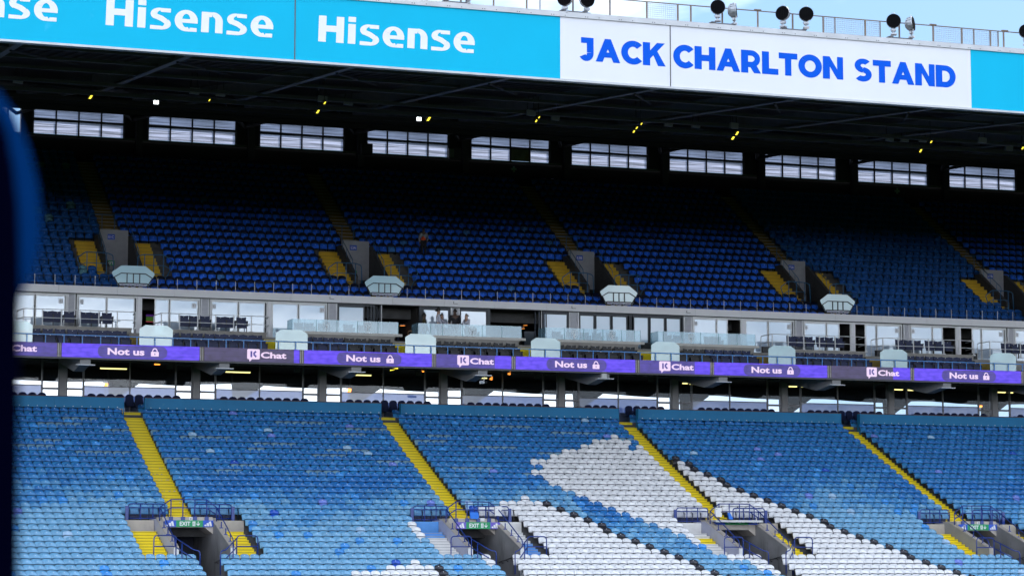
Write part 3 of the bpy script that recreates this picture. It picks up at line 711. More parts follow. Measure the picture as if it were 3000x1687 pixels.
    for sgn in (-1, 1):
        xs_, xe_ = (xl, xc - 1.34) if sgn < 0 else (xr, xc + 1.34)
        dzc = (zt - .06 - ze) / (Yf + .35 - Ye)
        ztop = zt + .36
        paths.append(hook([(xs_, yc, zc1), (xe_, yc - .1, zc1 - .36), (xe_, Ye + .15, ze + .38), (xe_, Ye + .05, ze + .04)], .12))
        paths.append([(xs_, yc, zc1 - .38), (xe_, yc - .1, zc1 - .70)])
        posts.append(((xe_, yc - .1, zt - .25), (xe_, yc - .1, zc1 - .36)))
        for f_ in (.30, .55, .8):
            yq = yc + (Ye - yc) * f_; zq = zt - .06 + (yq - Yf - .35) * dzc
            posts.append(((xe_, yq, zq), (xe_, yq, zq + .34)))
            bases.append((xe_, yq, zq + .04, .17, .07))
    rail('exit_railing', f'blue tube railing over the lintel of the {where} lower exit', paths, posts, bases)
    # hoops at the foot
    Yh = 108.2; zf = lrow(26)[1]; zh = 6.95
    for sgn, sd in ((-1, 'left'), (1, 'right')):
        xa, xb = (xc - 2.42, xc - 1.42) if sgn < 0 else (xc + 1.35, xc + 2.32)
        xin, xout = (xb, xa) if sgn < 0 else (xa, xb)
        pth = [hook([(xa, Yh, zf), (xa, Yh, zh), (xb, Yh, zh), (xb, Yh, zf)], .18), [(xa, Yh, zh - .48), (xb, Yh, zh - .48)]]
        xs_ = xc - .55 if sgn < 0 else xc + .38
        pth.append(hook([(xin, Yh, zh - .12), (xs_ + sgn * .25, Yh - .9, 6.30), (xs_, Yh - 1.0, 6.26), (xs_, Yh - 1.0, 5.2)], .14))
        pth.append([(xin, Yh, zh - .52), (xs_ + sgn * .30, Yh - .85, 5.95)])
        rail('hoop_rail', f'blue hooped handrail at the {sd} foot of the {where} lower exit', pth, [((xin - sgn * .22, Yh - .25, zf - .2), (xin - sgn * .22, Yh - .25, zh - .26))])
    if n == 2:
        s_ = exit_sign(2, xc, 0, 0, 0, 0, 0, None) if False else None
    # sign
    if n != 2:
        x0_, x1_ = (xc - 1.08, xc + 1.22)
        if n == 1: exit_sign(1, xc, Yf - .42, zs - .02, zs + .30, xc - .92, xc + 1.32, r)
        else: exit_sign(n, xc, Yf - .095, zs + .02, zs + .325, x0_, x1_, r)
    else:
        # the sign hangs from a pivoted frame, swung up so that its face looks down
        s_ = exit_sign(2, xc, -.02, .0, .31, -1.15, 1.15, r)
        s_.location = (xc + .08, Yf - .25, zs + .30); s_.rotation_euler = (R(-72), 0, 0)
        for c_ in list(s_.children):
            pass
        fr = thing('sign_frame', (xc, Yf - .3, zs + .36), 'grey metal tray holding the swung up sign over the third lower exit', 'frame')
        b = MB(); b.box(xc - 1.25, xc + 1.3, Yf - .62, Yf - .02, zs + .38, zs + .40)
        for q_ in np.arange(-1.2, 1.3, .25): b.box(xc + q_ - .012, xc + q_ + .012, Yf - .64, Yf - .02, zs + .40, zs + .44)
        b.box(xc - 1.28, xc + 1.33, Yf - .66, Yf - .62, zs + .36, zs + .46); b.build('tray', M_alu, fr)
        b = MB(); b.tube([(xc - 1.1, Yf - .1, zs + .62), (xc - .6, Yf - .3, zs + .5), (xc - .1, Yf - .2, zs + .48), (xc + .2, Yf - .25, zs + .5)], .02); b.build('cable', M_black, fr)
        b = MB(); b.bar((xc - 1.2, Yf - .05, zs + .38), (xc - 1.2, Yf - .05, zs + .75), .03); b.bar((xc + 1.25, Yf - .05, zs + .38), (xc + 1.25, Yf - .05, zs + .75), .03); b.build('pivot_arm', M_alu, fr)
    return r
for n in range(0, 4): lower_exit(n)
# oddments by the exits
def crate(x, y, z, label):
    r = thing('junction_box', (x, y, z), label, 'box')
    b = MB(); b.box(x - .17, x + .17, y - .08, y + .08, z, z + .46); b.build('cabinet', M_white, r)
    b = MB(); b.box(x + .12, x + .15, y - .088, y - .08, z + .2, z + .28); b.box(x - .12, x - .09, y - .088, y - .08, z + .36, z + .39); b.build('latch', M_black, r)
p = at(1459, 1510, 112.2); crate(p.x, 112.2, p.z, 'white junction box strapped to the railing of the second lower exit')
p = at(2104, 1513, 112.2); crate(p.x, 112.2, p.z, 'white junction box strapped to the railing of the third lower exit')
for px_, py_, lab in ((1387, 1520, 'folded bright blue tarpaulin on the lintel of the second lower exit'), (2138, 1522, 'bright blue cloth hanging over the lintel of the third lower exit')):
    p = at(px_, py_, 112.25); b = MB()
    pts = [(-.22, .33), (.2, .33), (.24, .1), (.16, .0), (-.18, .03)] if px_ < 2000 else [(-.16, .36), (-.04, .36), (.12, .06), (.08, .0), (-.08, .04)]
    b.prism_y([(p.x + a, p.z + c) for a, c in pts], 112.12, 112.22); b.build('tarpaulin', mat('blue_tarp', (.02, .20, .80), .5, bump=.6, bscale=9), label=lab, cat='tarpaulin')

lit = MB(); rl = random.Random(5)
for n, ks, cnt in ((0, (8, 17), 34), (1, (11, 17), 12), (3, (4, 9), 10)):
    for q in range(cnt):
        k = rl.randint(ks[0], ks[1] - 1); Y, Z = lrow(k); x = aisle(n) + rl.uniform(-.46, .46); y = Y - .5 + rl.uniform(.02, .3); a = rl.uniform(.02, .07) * (1.6 if k > 13 else 1); h = rl.uniform(.01, .05)
        lit.add([(x - a, y, Z + .012), (x + a * .7, y - a * .4, Z + .012), (x + a, y + a * .6, Z + .012 + h), (x - a * .6, y + a * .8, Z + .015 + h * .6)], [(0, 1, 2, 3)])
lit.build('litter', mat('scrap_paper', (.62, .60, .58), .8, var=.5, scale=.9), label='scraps of white paper littering the yellow aisle steps', kind='stuff')

# ------------------------------------------------------------------ teal boards along the top of the lower terrace
YW = 126.35
for i, (pa, pb) in enumerate(((-260, 362), (423, 1116), (1172, 1812), (1865, 2463), (2513, 3160))):
    xa, xb = atx(pa, YW, 1180), atx(pb, YW, 1200)
    r = thing('partition_board', (xa, YW, 13.65), f'long teal partition board with brown capping, {nth(i)} from the left', 'partition', 'teal boards along the top of the lower terrace')
    nb = 3 if i != 3 else 2
    for q in range(nb):
        a, b_ = xa + (xb - xa) * q / nb, xa + (xb - xa) * (q + 1) / nb
        m_ = MB(); m_.box(a + .004, b_ - .004, YW, YW + .06, 13.66, 14.22); m_.build('panel', M_teal, r)
    c_ = MB(); c_.box(xa - .01, xb + .01, YW - .015, YW + .10, 14.225, 14.26); c_.build('capping', M_brown, r)
    d_ = MB()
    for x in np.arange(xa + .35, xb - .1, .46):
        d_.box(x - .02, x + .02, YW - .006, YW - .001, 13.70, 13.74)
    d_.build('bolt_heads', M_white, r, kind='stuff')
    e_ = MB()
    for x in np.arange(xa + .12, xb, .46): e_.box(x - .02, x + .02, YW - .04, YW + .02, 13.35, 13.655)
    e_.build('posts', M_steeld, r, kind='stuff')
    for xe in (xa - .02, xb - .03):
        f_ = MB(); f_.box(xe, xe + .05, YW - .3 if xe < xb - .5 else YW - .02, YW + .08, 13.0, 14.22); f_.build('end_panel', M_teal, r)

# ------------------------------------------------------------------ club level: glazed concourse behind the boards
YG = 128.8
colx = [atx(p, YG, 1150) for p in (-220, 184, 574, 944.5, 1300, 1644.6, 1977.5, 2298, 2610.6, 2913.5, 3205)]
b = MB(); b.box(X0, X1, 126.46, 146, 13.2, 13.34); b.build('concourse_floor', M_terr, kind='structure')
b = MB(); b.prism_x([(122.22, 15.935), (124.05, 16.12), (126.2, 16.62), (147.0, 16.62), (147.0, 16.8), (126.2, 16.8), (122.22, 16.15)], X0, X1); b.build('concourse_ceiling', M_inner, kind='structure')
# back wall with strip openings, haunches standing in front
bw = MB(); YB = 139.0
bw.box(X0, X1, YB, YB + .3, 13.3, 14.80); bw.box(X0, X1, YB, YB + .3, 16.07, 16.7)
for i in range(len(colx) - 1):
    sc = YB / YG; xa, xb = colx[i] * sc, colx[i + 1] * sc
    top = [15.92, 15.84, 15.88, 15.83, 15.86, 15.83, 15.89, 15.84, 15.86, 15.83][i]
    n_ = 8
    for j in range(n_):
        u0, u1 = xa + (xb - xa) * j / n_, xa + (xb - xa) * (j + 1) / n_
        h = lambda u: top + .12 * math.exp(-(((u - xa) / (xb - xa) - .35) / .25) ** 2) - .05 * ((u - xa) / (xb - xa))
        bw.add([(u0, YB, h(u0)), (u1, YB, h(u1)), (u1, YB, 16.1), (u0, YB, 16.1)], [(0, 1, 2, 3)])
    bw.box(xa - .25, xa + .25, YB - .05, YB + .3, 14.8, 16.1)
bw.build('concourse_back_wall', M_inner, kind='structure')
for i, cx_ in enumerate(colx):
    b = MB(); b.box(cx_ - .175, cx_ + .175, YG - .05, YG + .35, 13.3, 16.63)
    b.build('concourse_column', M_colm, label=f'grey concrete concourse column under the video board, {nth(i)} from left', cat='column', group='concrete columns of the concourse')
    if 1 <= i <= 10:
        # raker beam reaching out under the balcony from the column
        k_ = MB(); x0_, x1_ = cx_ - .26, cx_ + .26
        k_.prism_x([(122.25, 15.96), (122.25, 15.58), (124.2, 15.36), (128.7, 16.15), (128.7, 16.63), (126.2, 16.63), (124.05, 16.14)], x0_, x1_)
        rr = thing('raker_beam', (cx_, 122.25, 15.4), f'grey raker beam end below the video board, {nth(i - 1)} from left', 'beam', 'raker beam ends under the balcony')
        k_.build('beam_body', M_colm, rr)
        fl = MB(); fl.box(x0_ - .22, x1_ + .2, 122.1, 122.5, 15.53, 15.575); fl.build('tip_plate', M_alu, rr)
        # haunch seen inside against the bright strip
        h_ = MB(); h_.prism_y([(cx_ + 3.1 + .9, 14.9), (cx_ + 3.1 + 1.35, 14.9), (cx_ + 3.1 + 2.6, 15.75), (cx_ + 3.1 + 2.6, 16.6), (cx_ + 3.1 + .75, 16.6)], 136.6, 137.1)
        h_.build('haunch', M_inner, rr)
for i in range(len(colx) - 1):
    xa, xb = colx[i] + .175, colx[i + 1] - .175; w = xb - xa
    r = thing('glazed_bay', ((xa + xb) / 2, YG, 13.4), f'grey framed concourse glazing in the {nth(i)} bay from left between two columns', 'glazing', 'glazed bays of the concourse')
    dl, dr = xa + w * .135, xb - w * .135; mid = (dl + dr) / 2
    fr = MB()
    for x, t_ in ((xa + .03, .06), (dl, .10), (mid, .06), (dr, .09), (xb - .03, .06)): fr.box(x - t_ / 2, x + t_ / 2, YG + .02, YG + .12, 13.35, 16.62)
    for x in ((dl + mid) / 2, (dr + mid) / 2): fr.box(x - .02, x + .02, YG + .03, YG + .11, 16.30, 16.62)
    for a_, b_ in ((xa, dl), (dr, xb)):
        fr.box(a_, b_, YG + .025, YG + .115, 14.73, 14.84); fr.box(a_, b_, YG + .025, YG + .115, 16.18, 16.28)
    fr.box(dl, dr, YG + .03, YG + .11, 14.92, 14.97); fr.box(dl, dr, YG + .03, YG + .11, 16.26, 16.31)
    fr.build('frame', M_frameg, r)
    for a_, b_ in ((xa + .06, dl - .05), (dr + .05, xb - .06)):
        b = MB(); b.box(a_, b_, YG + .06, YG + .07, 13.4, 14.73); b.build('pane', M_clear, r)
        b = MB(); b.box(a_, b_, YG + .06, YG + .07, 14.84, 16.18); b.build('pane', M_clear, r)
    for a_, b_ in ((dl + .05, mid - .03), (mid + .03, dr - .05)):
        b = MB(); b.box(a_, b_, YG + .06, YG + .07, 13.4, 14.92); b.build('pane', M_film, r)
        b = MB(); b.box(a_, b_, YG + .06, YG + .07, 14.97, 16.26); b.build('pane', M_clear, r)
    # small sign boards hung by the door posts
    if i > 0:
        b = MB(); b.box(dl + .08 if i > 5 else dr - .45, dl + .40 if i > 5 else dr - .1, YG + .3, YG + .33, 15.98, 16.24); b.build('hanging_sign', M_frameg, r)
# dark tip-up seats of the club level, tops over the boards
cs = MB(); us = np.linspace(-.21, .21, 9)
prof = [(u, .80 - .10 * abs(u / .21) ** 3) for u in us]
cs.prism_y([(-.21, .35)] + prof + [(.21, .35)], -.02, .03); csm = cs.mesh('backrest', [M_clubs])
cp_ = MB(); cp_.box(-.20, .20, -.16, -.06, .16, .50); cpm = cp_.mesh('seat_pad', [M_clubs])
k = 0
for i in range(len(colx) - 1):
    xa, xb = colx[i] + .175, colx[i + 1] - .175; w = xb - xa
    dl, dr = xa + w * .135 + .3, xb - w * .135 - .1
    lo, hi = (4, 5) if i in (4,) else (0, 10)
    n_ = 10
    for j in range(n_):
        if i == 5 and j in (4,): continue
        x = dl + (dr - dl) * j / (n_ - 1)
        q = at(-40, 1150, 128.2).x
        if x < q or x > at(3040, 1200, 128.2).x: continue
        r = thing('club_chair', (x, 128.15, 13.72), f'dark blue club seat {nth(j)} from left below the {nth(i)} glazing bay', 'seat', 'dark seats behind the teal boards')
        for nm, md in (('backrest', csm), ('seat_pad', cpm)):
            p = bpy.data.objects.new(nm, md); COL.objects.link(p); p.parent = r
# strip lights and heaters inside
TUBES = [(294, 371, 1079), (661.6, 733, 1089.5), (1017, 1087, 1098), (1358, 1426, 1106), (1692.6, 1724, 1115), (2022, 2067, 1125), (2000, 2014, 1123), (2312, 2334, 1132), (2343, 2376, 1132.5), (2617, 2644, 1141), (2654, 2676, 1142.6), (2920, 2945, 1149), (2955, 2967, 1150)]
for i, (a_, b_, y_) in enumerate(TUBES):
    p, q = at(a_, y_, 132.5), at(b_, y_ + 1.5, 132.5)
    r = thing('strip_light', ((p.x + q.x) / 2, 132.5, p.z), f'lit yellow strip light inside the concourse, {nth(i)} from left', 'light', 'strip lights of the concourse')
    b = MB(); b.box(p.x, q.x, 132.44, 132.56, p.z - .02, p.z + .035); b.build('tube', M_tube, r)
    b = MB(); b.box(p.x - .02, q.x + .02, 132.42, 132.58, p.z + .036, p.z + .08); b.build('housing', M_frameg, r)
for i, (px_, py_, h_) in enumerate(((310, 1128, 11), (1023, 1144, 12), (2872, 1190, 6))):
    p = at(px_, py_, 130.5)
    r = thing('patio_heater', p, f'glowing orange heater standing inside the concourse, {nth(i)} from left', 'heater', 'orange heaters in the concourse')
    b = MB(); s_ = h_ / 55.0; b.prism_y([(p.x - .10, p.z - s_ * .5), (p.x + .08, p.z - s_ * .5), (p.x + .12, p.z + s_ * .5), (p.x - .06, p.z + s_ * .55)], 130.45, 130.55); b.build('glowing_element', M_flame, r)
    b = MB(); b.bar((p.x - .06, 130.6, 13.34), (p.x, 130.6, p.z - s_ * .5), .02); b.build('stand', M_steeld, r)
    b = MB(); b.box(p.x - .16, p.x + .16, 130.4, 130.6, p.z + s_ * .6, p.z + s_ * .6 + .05); b.build('hood', M_steeld, r)
for i, (px_, py_, mt) in enumerate(((460, 1062, 'w'), (1154, 1083, 'y'), (1241, 1083, 'w'), (1341, 1089, 'y'), (1491, 1094, 'o'), (1438, 1109, 'o'), (2632, 1119, 'w'))):
    p = at(px_, py_, 129.6)
    r = thing('ceiling_heater', p, f'{dict(w="white", y="yellow", o="orange")[mt]} lamp hanging just below the video board, {nth(i)} from left', 'lamp')
    b = MB(); s_ = .15 if mt == 'w' else (.22 if px_ == 1154 else .07)
    b.prism_y([(p.x - s_, p.z - .06), (p.x + s_ * .9, p.z + (.03 if mt == 'y' else -.08)), (p.x + s_, p.z + .12), (p.x - s_ * .9, p.z + .03)], 129.5, 129.62); b.build('reflector', M_white if mt == 'w' else (M_lampy if px_ == 1154 else M_pend), r)
    if mt == 'w': b = MB(); b.box(p.x - s_, p.x + s_, 129.5, 129.6, p.z - .12, p.z - .085); b.build('glow_bar', M_flame, r)
    b = MB(); b.bar((p.x, 129.6, p.z + .1), (p.x, 129.6, 16.62), .012); b.build('hanger', M_steeld, r)
# camera hung below the beam, and a flat box on the next beam
p = at(1418, 1105, 122.6); r = thing('security_camera', p, 'white security camera hung under the beam end left of centre', 'camera')
b = MB(); b.box(p.x - .14, p.x + .14, 122.5, 122.7, p.z + .10, p.z + .13); b.bar((p.x, 122.6, p.z + .1), (p.x, 122.6, p.z - .16), .03); b.build('mount', M_white, r)
b = MB(); b.bar((p.x - .24, 122.5, p.z - .27), (p.x - .02, 122.6, p.z - .26), .085, 10); b.build('housing', M_white, r, smooth=False)
b = MB(); b.bar((p.x - .02, 122.6, p.z - .26), (p.x + .17, 122.68, p.z - .25), .075, 10); b.build('hood', M_steeld, r)
p = at(1769, 1099, 122.2); b = MB(); 
for q in range(6): b.box(p.x - .14, p.x + .14, 122.1, 122.24, p.z - .17 + q * .062, p.z - .17 + q * .062 + .05)
b.build('louvred_box', M_white, label='white louvred box fixed on the beam end right of centre', cat='box')

# ------------------------------------------------------------------ LED ribbon board
YL = 122.1; ZL0, ZL1 = 15.925, 16.615
b = MB(); b.box(X0, X1, YL + .09, YL + .42, ZL0 - .02, ZL1 + .0); b.build('balcony_front', M_greyd, kind='structure')
b = MB(); b.box(X0, X1, YL - .01, YL + .12, ZL0 - .10, ZL0 - .012); b.build('board_trim', M_greyd, label='dark grey trim strip along the underside of the video board', cat='trim')
def rrect(x0, x1, z0, z1, r, n=6):
    pts = []
    for cx_, cz_, a0 in ((x1 - r, z1 - r, 0), (x0 + r, z1 - r, 90), (x0 + r, z0 + r, 180), (x1 - r, z0 + r, 270)):
        for j in range(n + 1): a = R(a0 + 90 * j / n); pts.append((cx_ + r * math.cos(a), cz_ + r * math.sin(a)))
    return pts
def flat(mb, pts, Y): mb.add([(x, Y, z) for x, z in pts], [tuple(range(len(pts)))])
SEG = [(-120, 167, 'c', (-7, 30, 33, 108)), (181.5, 584.5, 'n', (286, 490, 315, 423, 442, 465)), (599.5, 877.6, 'k', (724, 761, 764, 839)), (891, 1265, 'n', (987, 1176, 1014.6, 1115, 1132, 1153.6)),
       (1278.5, 1498, 'k', (1339.6, 1374, 1377, 1447)), (1511, 1861, 'n', (1601, 1777, 1626, 1720, 1736, 1756)), (1874.4, 2080, 'k', (1931, 1964, 1967, 2032)), (2092, 2422.8, 'n', (2178, 2344, 2201, 2290, 2305.6, 2324.6)),
       (2435.4, 2666, 'k', (2538, 2568, 2571.6, 2633.6)), (2677.6, 2990, 'n', (2758, 2916, 2780.7, 2864.6, 2879, 2897)), (3003, 3220, 'k', (3090, 3120, 3124, 3186))]
X_ = lambda px_: atx(px_, YL, 1040)
for i, (a_, b_, ty, d) in enumerate(SEG):
    xa, xb = X_(a_), X_(b_); hz_ = ZL1 - ZL0
    r = thing('video_panel', ((xa + xb) / 2, YL, ZL0), f'{"violet" if ty == "n" else "dim violet"} video board panel with pale {"padlock" if ty == "n" else "speech bubble"} message, {nth(i)} from left', 'video panel', 'panels of the video ribbon board')
    m_ = MB()
    if ty == 'n':
        m_.box(xa, xb, YL, YL + .085, ZL0, ZL1); m_.build('screen', M_ledp, r)
        m_ = MB(); pts = rrect(X_(d[0]), X_(d[1]), ZL0 + .02, ZL1 - .05, .30); flat(m_, pts, YL - .003); m_.build('message_pill', M_ledd, r)
        m_ = MB(); put_text(m_, 'Not us', X_(d[2]), X_(d[3]), ZL0 + hz_ * .24, hz_ * .50, YL - .006, .035); m_.build('lettering', M_ledt, r)
        m_ = MB(); lx0, lx1 = X_(d[4]), X_(d[5]); lw = lx1 - lx0; zb = ZL0 + hz_ * .20
        flat(m_, rrect(lx0, lx1, zb, zb + hz_ * .34, .03), YL - .006)
        for q in ring((lx0 + lx1) / 2, zb + hz_ * .34, lw * .36, hz_ * .27, lw * .13, hz_ * .08, 0, 180, 10): flat(m_, q, YL - .0065)
        m_.build('padlock_icon', M_ledt, r)
        m_ = MB(); cxl = (lx0 + lx1) / 2; m_.box(cxl - .022, cxl + .022, YL - .009, YL - .008, zb + .07, zb + .16); m_.build('keyhole', M_ledd, r)
    else:
        m_.box(xa, xb, YL, YL + .085, ZL0, ZL1); m_.build('screen', M_ledg if i in (2, 8) else M_ledd, r)
        if i in (2, 8, 6, 4): m_ = MB(); m_.box(xb - (xb - xa) * (.06 if i == 2 else .22), xb - .002, YL - .004, YL - .003, ZL0 + .004, ZL1 - .004); m_.build('bright_edge', M_ledp, r)
        m_ = MB(); bx0, bx1 = X_(d[0]), X_(d[1]); z0_, z1_ = ZL0 + hz_ * .20, ZL1 - .03
        flat(m_, rrect(bx0, bx1, z0_, z1_, .07), YL - .006)
        w_ = bx1 - bx0; flat(m_, [(bx0 + w_ * .15, z0_ + .02), (bx0 + w_ * .2, z0_ - .13), (bx0 + w_ * .42, z0_ + .02)], YL - .0065)
        m_.build('speech_bubble', M_ledt, r)
        m_ = MB(); zc = (z0_ + z1_) / 2; h_ = (z1_ - z0_)
        for q in stroke([(bx0 + w_ * .33, zc - h_ * .30), (bx0 + w_ * .33, zc + h_ * .30)], w_ * .14) + stroke([(bx0 + w_ * .70, zc + h_ * .28), (bx0 + w_ * .50, zc + h_ * .05)], w_ * .14) + stroke([(bx0 + w_ * .50, zc + h_ * .02), (bx0 + w_ * .72, zc - h_ * .27)], w_ * .14): flat(m_, q, YL - .009)
        m_.build('letter_mark', M_ledd, r)
        m_ = MB(); put_text(m_, 'Chat', X_(d[2]), X_(d[3]), ZL0 + hz_ * .30, hz_ * .46, YL - .006, .035); m_.build('lettering', M_ledt, r)
    m_ = MB(); xe = X_(b_ + 13.5); m_.box(xb + .004, xe - .004, YL + .003, YL + .085, ZL0, ZL1)
    dv_ = m_.build('divider', M_ledk, r)
    m_ = MB(); m_.box(xb + .05, xb + .07, YL, YL + .002, ZL0 + .01, ZL1 - .01); m_.box(xe - .09, xe - .075, YL, YL + .002, ZL0 + .01, ZL1 - .01); m_.build('seam', M_alu, dv_)

# ------------------------------------------------------------------ balcony terrace between the board and the boxes
b = MB(); b.box(X0, X1, 122.5, 123.3, 16.2, 16.36); b.box(X0, X1, 123.3, 124.05, 16.2, 16.62); b.build('balcony_terrace', M_concd, kind='structure')
b = MB(); b.box(X0, X1, 124.05, 126.95, 16.81, 17.40); b.build('balcony_deck', M_conc, kind='structure')
# blue front rail
SCR = [59, 456.5, 853.6, 1232, 1598, 1947, 2287, 2617, 2935]         # glass screens at the heads of the aisles
SW = [(-3, 95), (408, 506), (807, 901), (1187, 1277), (1555, 1641), (1907, 1990), (2250, 2329), (2577, 2656), (2898, 2974)]
r = thing('balcony_rail', (atx(0, YL + .12), YL + .12, ZL1), 'bright blue handrail with thin posts along the top of the video board', 'railing')
m_ = MB(); m_.box(X0, X1, YL + .10, YL + .14, 17.01, 17.06); m_.build('top_rail', M_railb, r)
pst = MB(); pst.box(-.024, .024, -.016, .016, 0, 17.01 - ZL1); pm = pst.mesh('post', [M_railb])
x = atx(-30, YL, 1000)
xend = atx(3030, YL, 1040)
while x < xend:
    p = bpy.data.objects.new('post', pm); COL.objects.link(p); p.parent = r; p.location = (x - wloc(r).x, 0, 0); x += .92
def octo(x0, x1, z0, z1, c, cz): return [(x0, z0), (x1, z0), (x1, z1 - cz), (x1 - .03, z1 - cz + .05), (x1 - c, z1), (x0 + c, z1), (x0 + .03, z1 - cz + .05), (x0, z1 - cz)]
BX = []   # aisle spans on the balcony
for i, (a_, b_) in enumerate(SW):
    xa, xb = atx(a_, 122.32, 980), atx(b_, 122.32, 980); BX.append((xa, xb))
    r = thing('glass_screen', ((xa + xb) / 2, 122.3, ZL1), f'pale chamfered glass safety screen behind the blue rail, {nth(i)} from left', 'screen', 'glass screens at the balcony stairs')
    m_ = MB(); m_.prism_y(octo(xa, xb, ZL1 + .02, 17.66, .30, .22), 122.29, 122.31); m_.build('pane', M_screen, r)
    m_ = MB()
    for f_ in (.27, .57, .87): m_.box(xa + (xb - xa) * f_ - .025, xa + (xb - xa) * f_ + .025, 122.32, 122.36, ZL1 - .1, 17.10)
    m_.box(xa + .2, xb - .05, 122.325, 122.355, 17.0, 17.04); m_.build('bracket', M_railb, r)
    m_ = MB()
    for f_ in (.20, .50): m_.box(xa + (xb - xa) * f_ - .03, xa + (xb - xa) * f_ + .03, 122.45, 122.49, ZL1 - .2, 17.0)
    m_.build('yellow_post', mat('olive_yellow_paint', (.35, .34, .02), .6), r)
    st = thing('balcony_stairs', ((xa + xb) / 2 - .15, 122.6, 16.2), f'{"yellow" if i < 6 else "dull ochre"} steps behind the {nth(i)} glass screen from left', 'stairs', 'stairs of the balcony')
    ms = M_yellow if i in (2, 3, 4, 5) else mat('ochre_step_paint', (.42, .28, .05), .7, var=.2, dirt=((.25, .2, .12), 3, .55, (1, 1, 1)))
    xs_ = xa - .42
    for q in range(6):
        m_ = MB(); m_.box(xs_, xb + .05, 122.62 + q * .26, 122.62 + (q + 1) * .26 + .02, 16.2, 16.40 + q * .17); m_.build('step', ms, st)
# padded seats: two rows
def padded(mt, nm):
    bk = MB(); us = np.linspace(-1, 1, 6); w_ = .26
    top = [(u * w_, .90 - .035 * (1 - u * u)) for u in us]
    bk.prism_y([(-w_ * .88, .46), (-w_ * .95, .6)] + top + [(w_ * .95, .6), (w_ * .88, .46)], 0, .06)
    sd_ = MB(); sd_.box(-.25, .25, -.20, -.07, .30, .64); sd_.box(-.24, .24, -.21, -.199, .33, .60)
    ar = MB(); ar.box(.262, .30, -.25, .03, .42, .66); ar.box(.268, .294, -.1, .0, 0, .42); ar.box(.255, .307, -.27, .02, .66, .69)
    pn = MB(); pn.box(-.02, .02, -.012, -.004, .80, .83)
    return [(('backrest'), bk.mesh('backrest', [mt]), []), ('cushion', sd_.mesh('cushion', [mt]), []), ('armrest', ar.mesh('armrest', [M_black]), []), ('number_disc', pn.mesh('number_disc', [M_alu]), [])]
PN, PBk = padded(M_navy, 'n'), padded(M_blackv, 'b')
def put_seat(x, y, z, kind, label, group, sx_=1.0):
    r = thing('padded_chair', (x, y, z), label, 'seat', group)
    for nm, md, _ in (PN if kind == 'navy' else PBk):
        p = bpy.data.objects.new(nm, md); COL.objects.link(p); p.parent = r
    r.scale = (sx_, 1, 1); return r
BAYS = [('43 and 42', 'nnnnn'), ]
bayname = ['leftmost', 'second', 'third', 'fourth', 'fifth', 'sixth', 'seventh', 'rightmost']
for i in range(len(SW) - 1):
    xa, xb = BX[i][1] + .10, BX[i + 1][0] - .62
    for rw, (y_, z_) in enumerate(((122.88, 16.24), (123.68, 16.56))):
        xs = []
        w_ = xb - xa
        if i in (0, 1, 5, 6, 7):
            xs = [(xa + .26 + w_ * f, 'navy') for f in np.linspace(0, .40, 4)] + [(xa + .26 + w_ * f, 'navy') for f in np.linspace(.515, .945, 5)]
            if i == 5: xs = [(xa + .3 + w_ * f, 'black') for f in np.linspace(0, .30, 3)] + [(xa + .26 + w_ * f, 'navy') for f in np.linspace(.44, .93, 5)]
        elif i == 2: xs = [(xa + .26 + w_ * f, 'navy') for f in np.linspace(0, .37, 4)] + [(xa + .3 + w_ * f, 'black') for f in np.linspace(.49, .93, 4)]
        else: xs = [(xa + .3 + w_ * f, 'black') for f in np.linspace(0.02, .93, 7)]
        for j, (x, kd) in enumerate(xs):
            put_seat(x, y_, z_, kd, f'{kd} padded seat {nth(j)} from left, {"front" if rw == 0 else "back"} balcony row, {bayname[i]} block', 'padded seats on the balcony', 1.0 if kd == 'black' else .98)
    # concrete kerb behind the rows
    m_ = MB(); m_.box(xa - .05, xb + .55, 124.0, 124.06, 16.6, 17.56); m_.box(xa - .05, xb + .58, 123.97, 124.2, 17.56, 17.64)
    m_.build('concrete_kerb', M_conc, label=f'grey concrete kerb behind the {bayname[i]} block of balcony seats', cat='kerb', group='kerbs behind the balcony seats')

# ------------------------------------------------------------------ hospitality boxes
YX = 126.9; ZB0, ZB1 = 17.40, 19.62
LV = [208, 599.5, 973.8, 1333.8, 1680.5, 2014.5, 2340, 2653.6, 2958.7]
LW = [(196, 220), (587, 612), (961, 987), (1320, 1346), (1667, 1695), (2002, 2027), (2329, 2351), (2645, 2663), (2950, 2968)]
XX = lambda p_: atx(p_, YX, 930)
for i, (a_, b_) in enumerate(LW):
    xa, xb = XX(a_), XX(b_)
    r = thing('louvre_panel', ((xa + xb) / 2, YX, ZB0), f'grey louvred wall panel between hospitality boxes, {nth(i)} from left', 'louvre', 'louvred panels between the boxes')
    m_ = MB(); m_.box(xa, xa + .06, YX - .06, YX + .05, ZB0, ZB1); m_.box(xb - .06, xb, YX - .06, YX + .05, ZB0, ZB1); m_.box(xa + .06, xb - .06, YX + .02, YX + .05, ZB0, ZB1); m_.build('frame', M_grey, r)
    m_ = MB(); m_.add([(xa + .06, YX - .03, 0), (xb - .06, YX - .03, 0), (xb - .06, YX + .02, .055), (xa + .06, YX + .02, .055), (xa + .06, YX - .03, .012), (xb - .06, YX - .03, .012)], [(0, 1, 5, 4), (4, 5, 2, 3)])
    sm = None
    for z in np.arange(ZB0 + .3, ZB1 - .06, .07):
        if sm is None:
            sm = m_.mesh('slat', [M_louv], wloc(r) * Vector((1, 1, 0)), fix=False)
        p = bpy.data.objects.new('slat', sm); COL.objects.link(p); p.parent = r; p.location = (0, 0, z - ZB0)
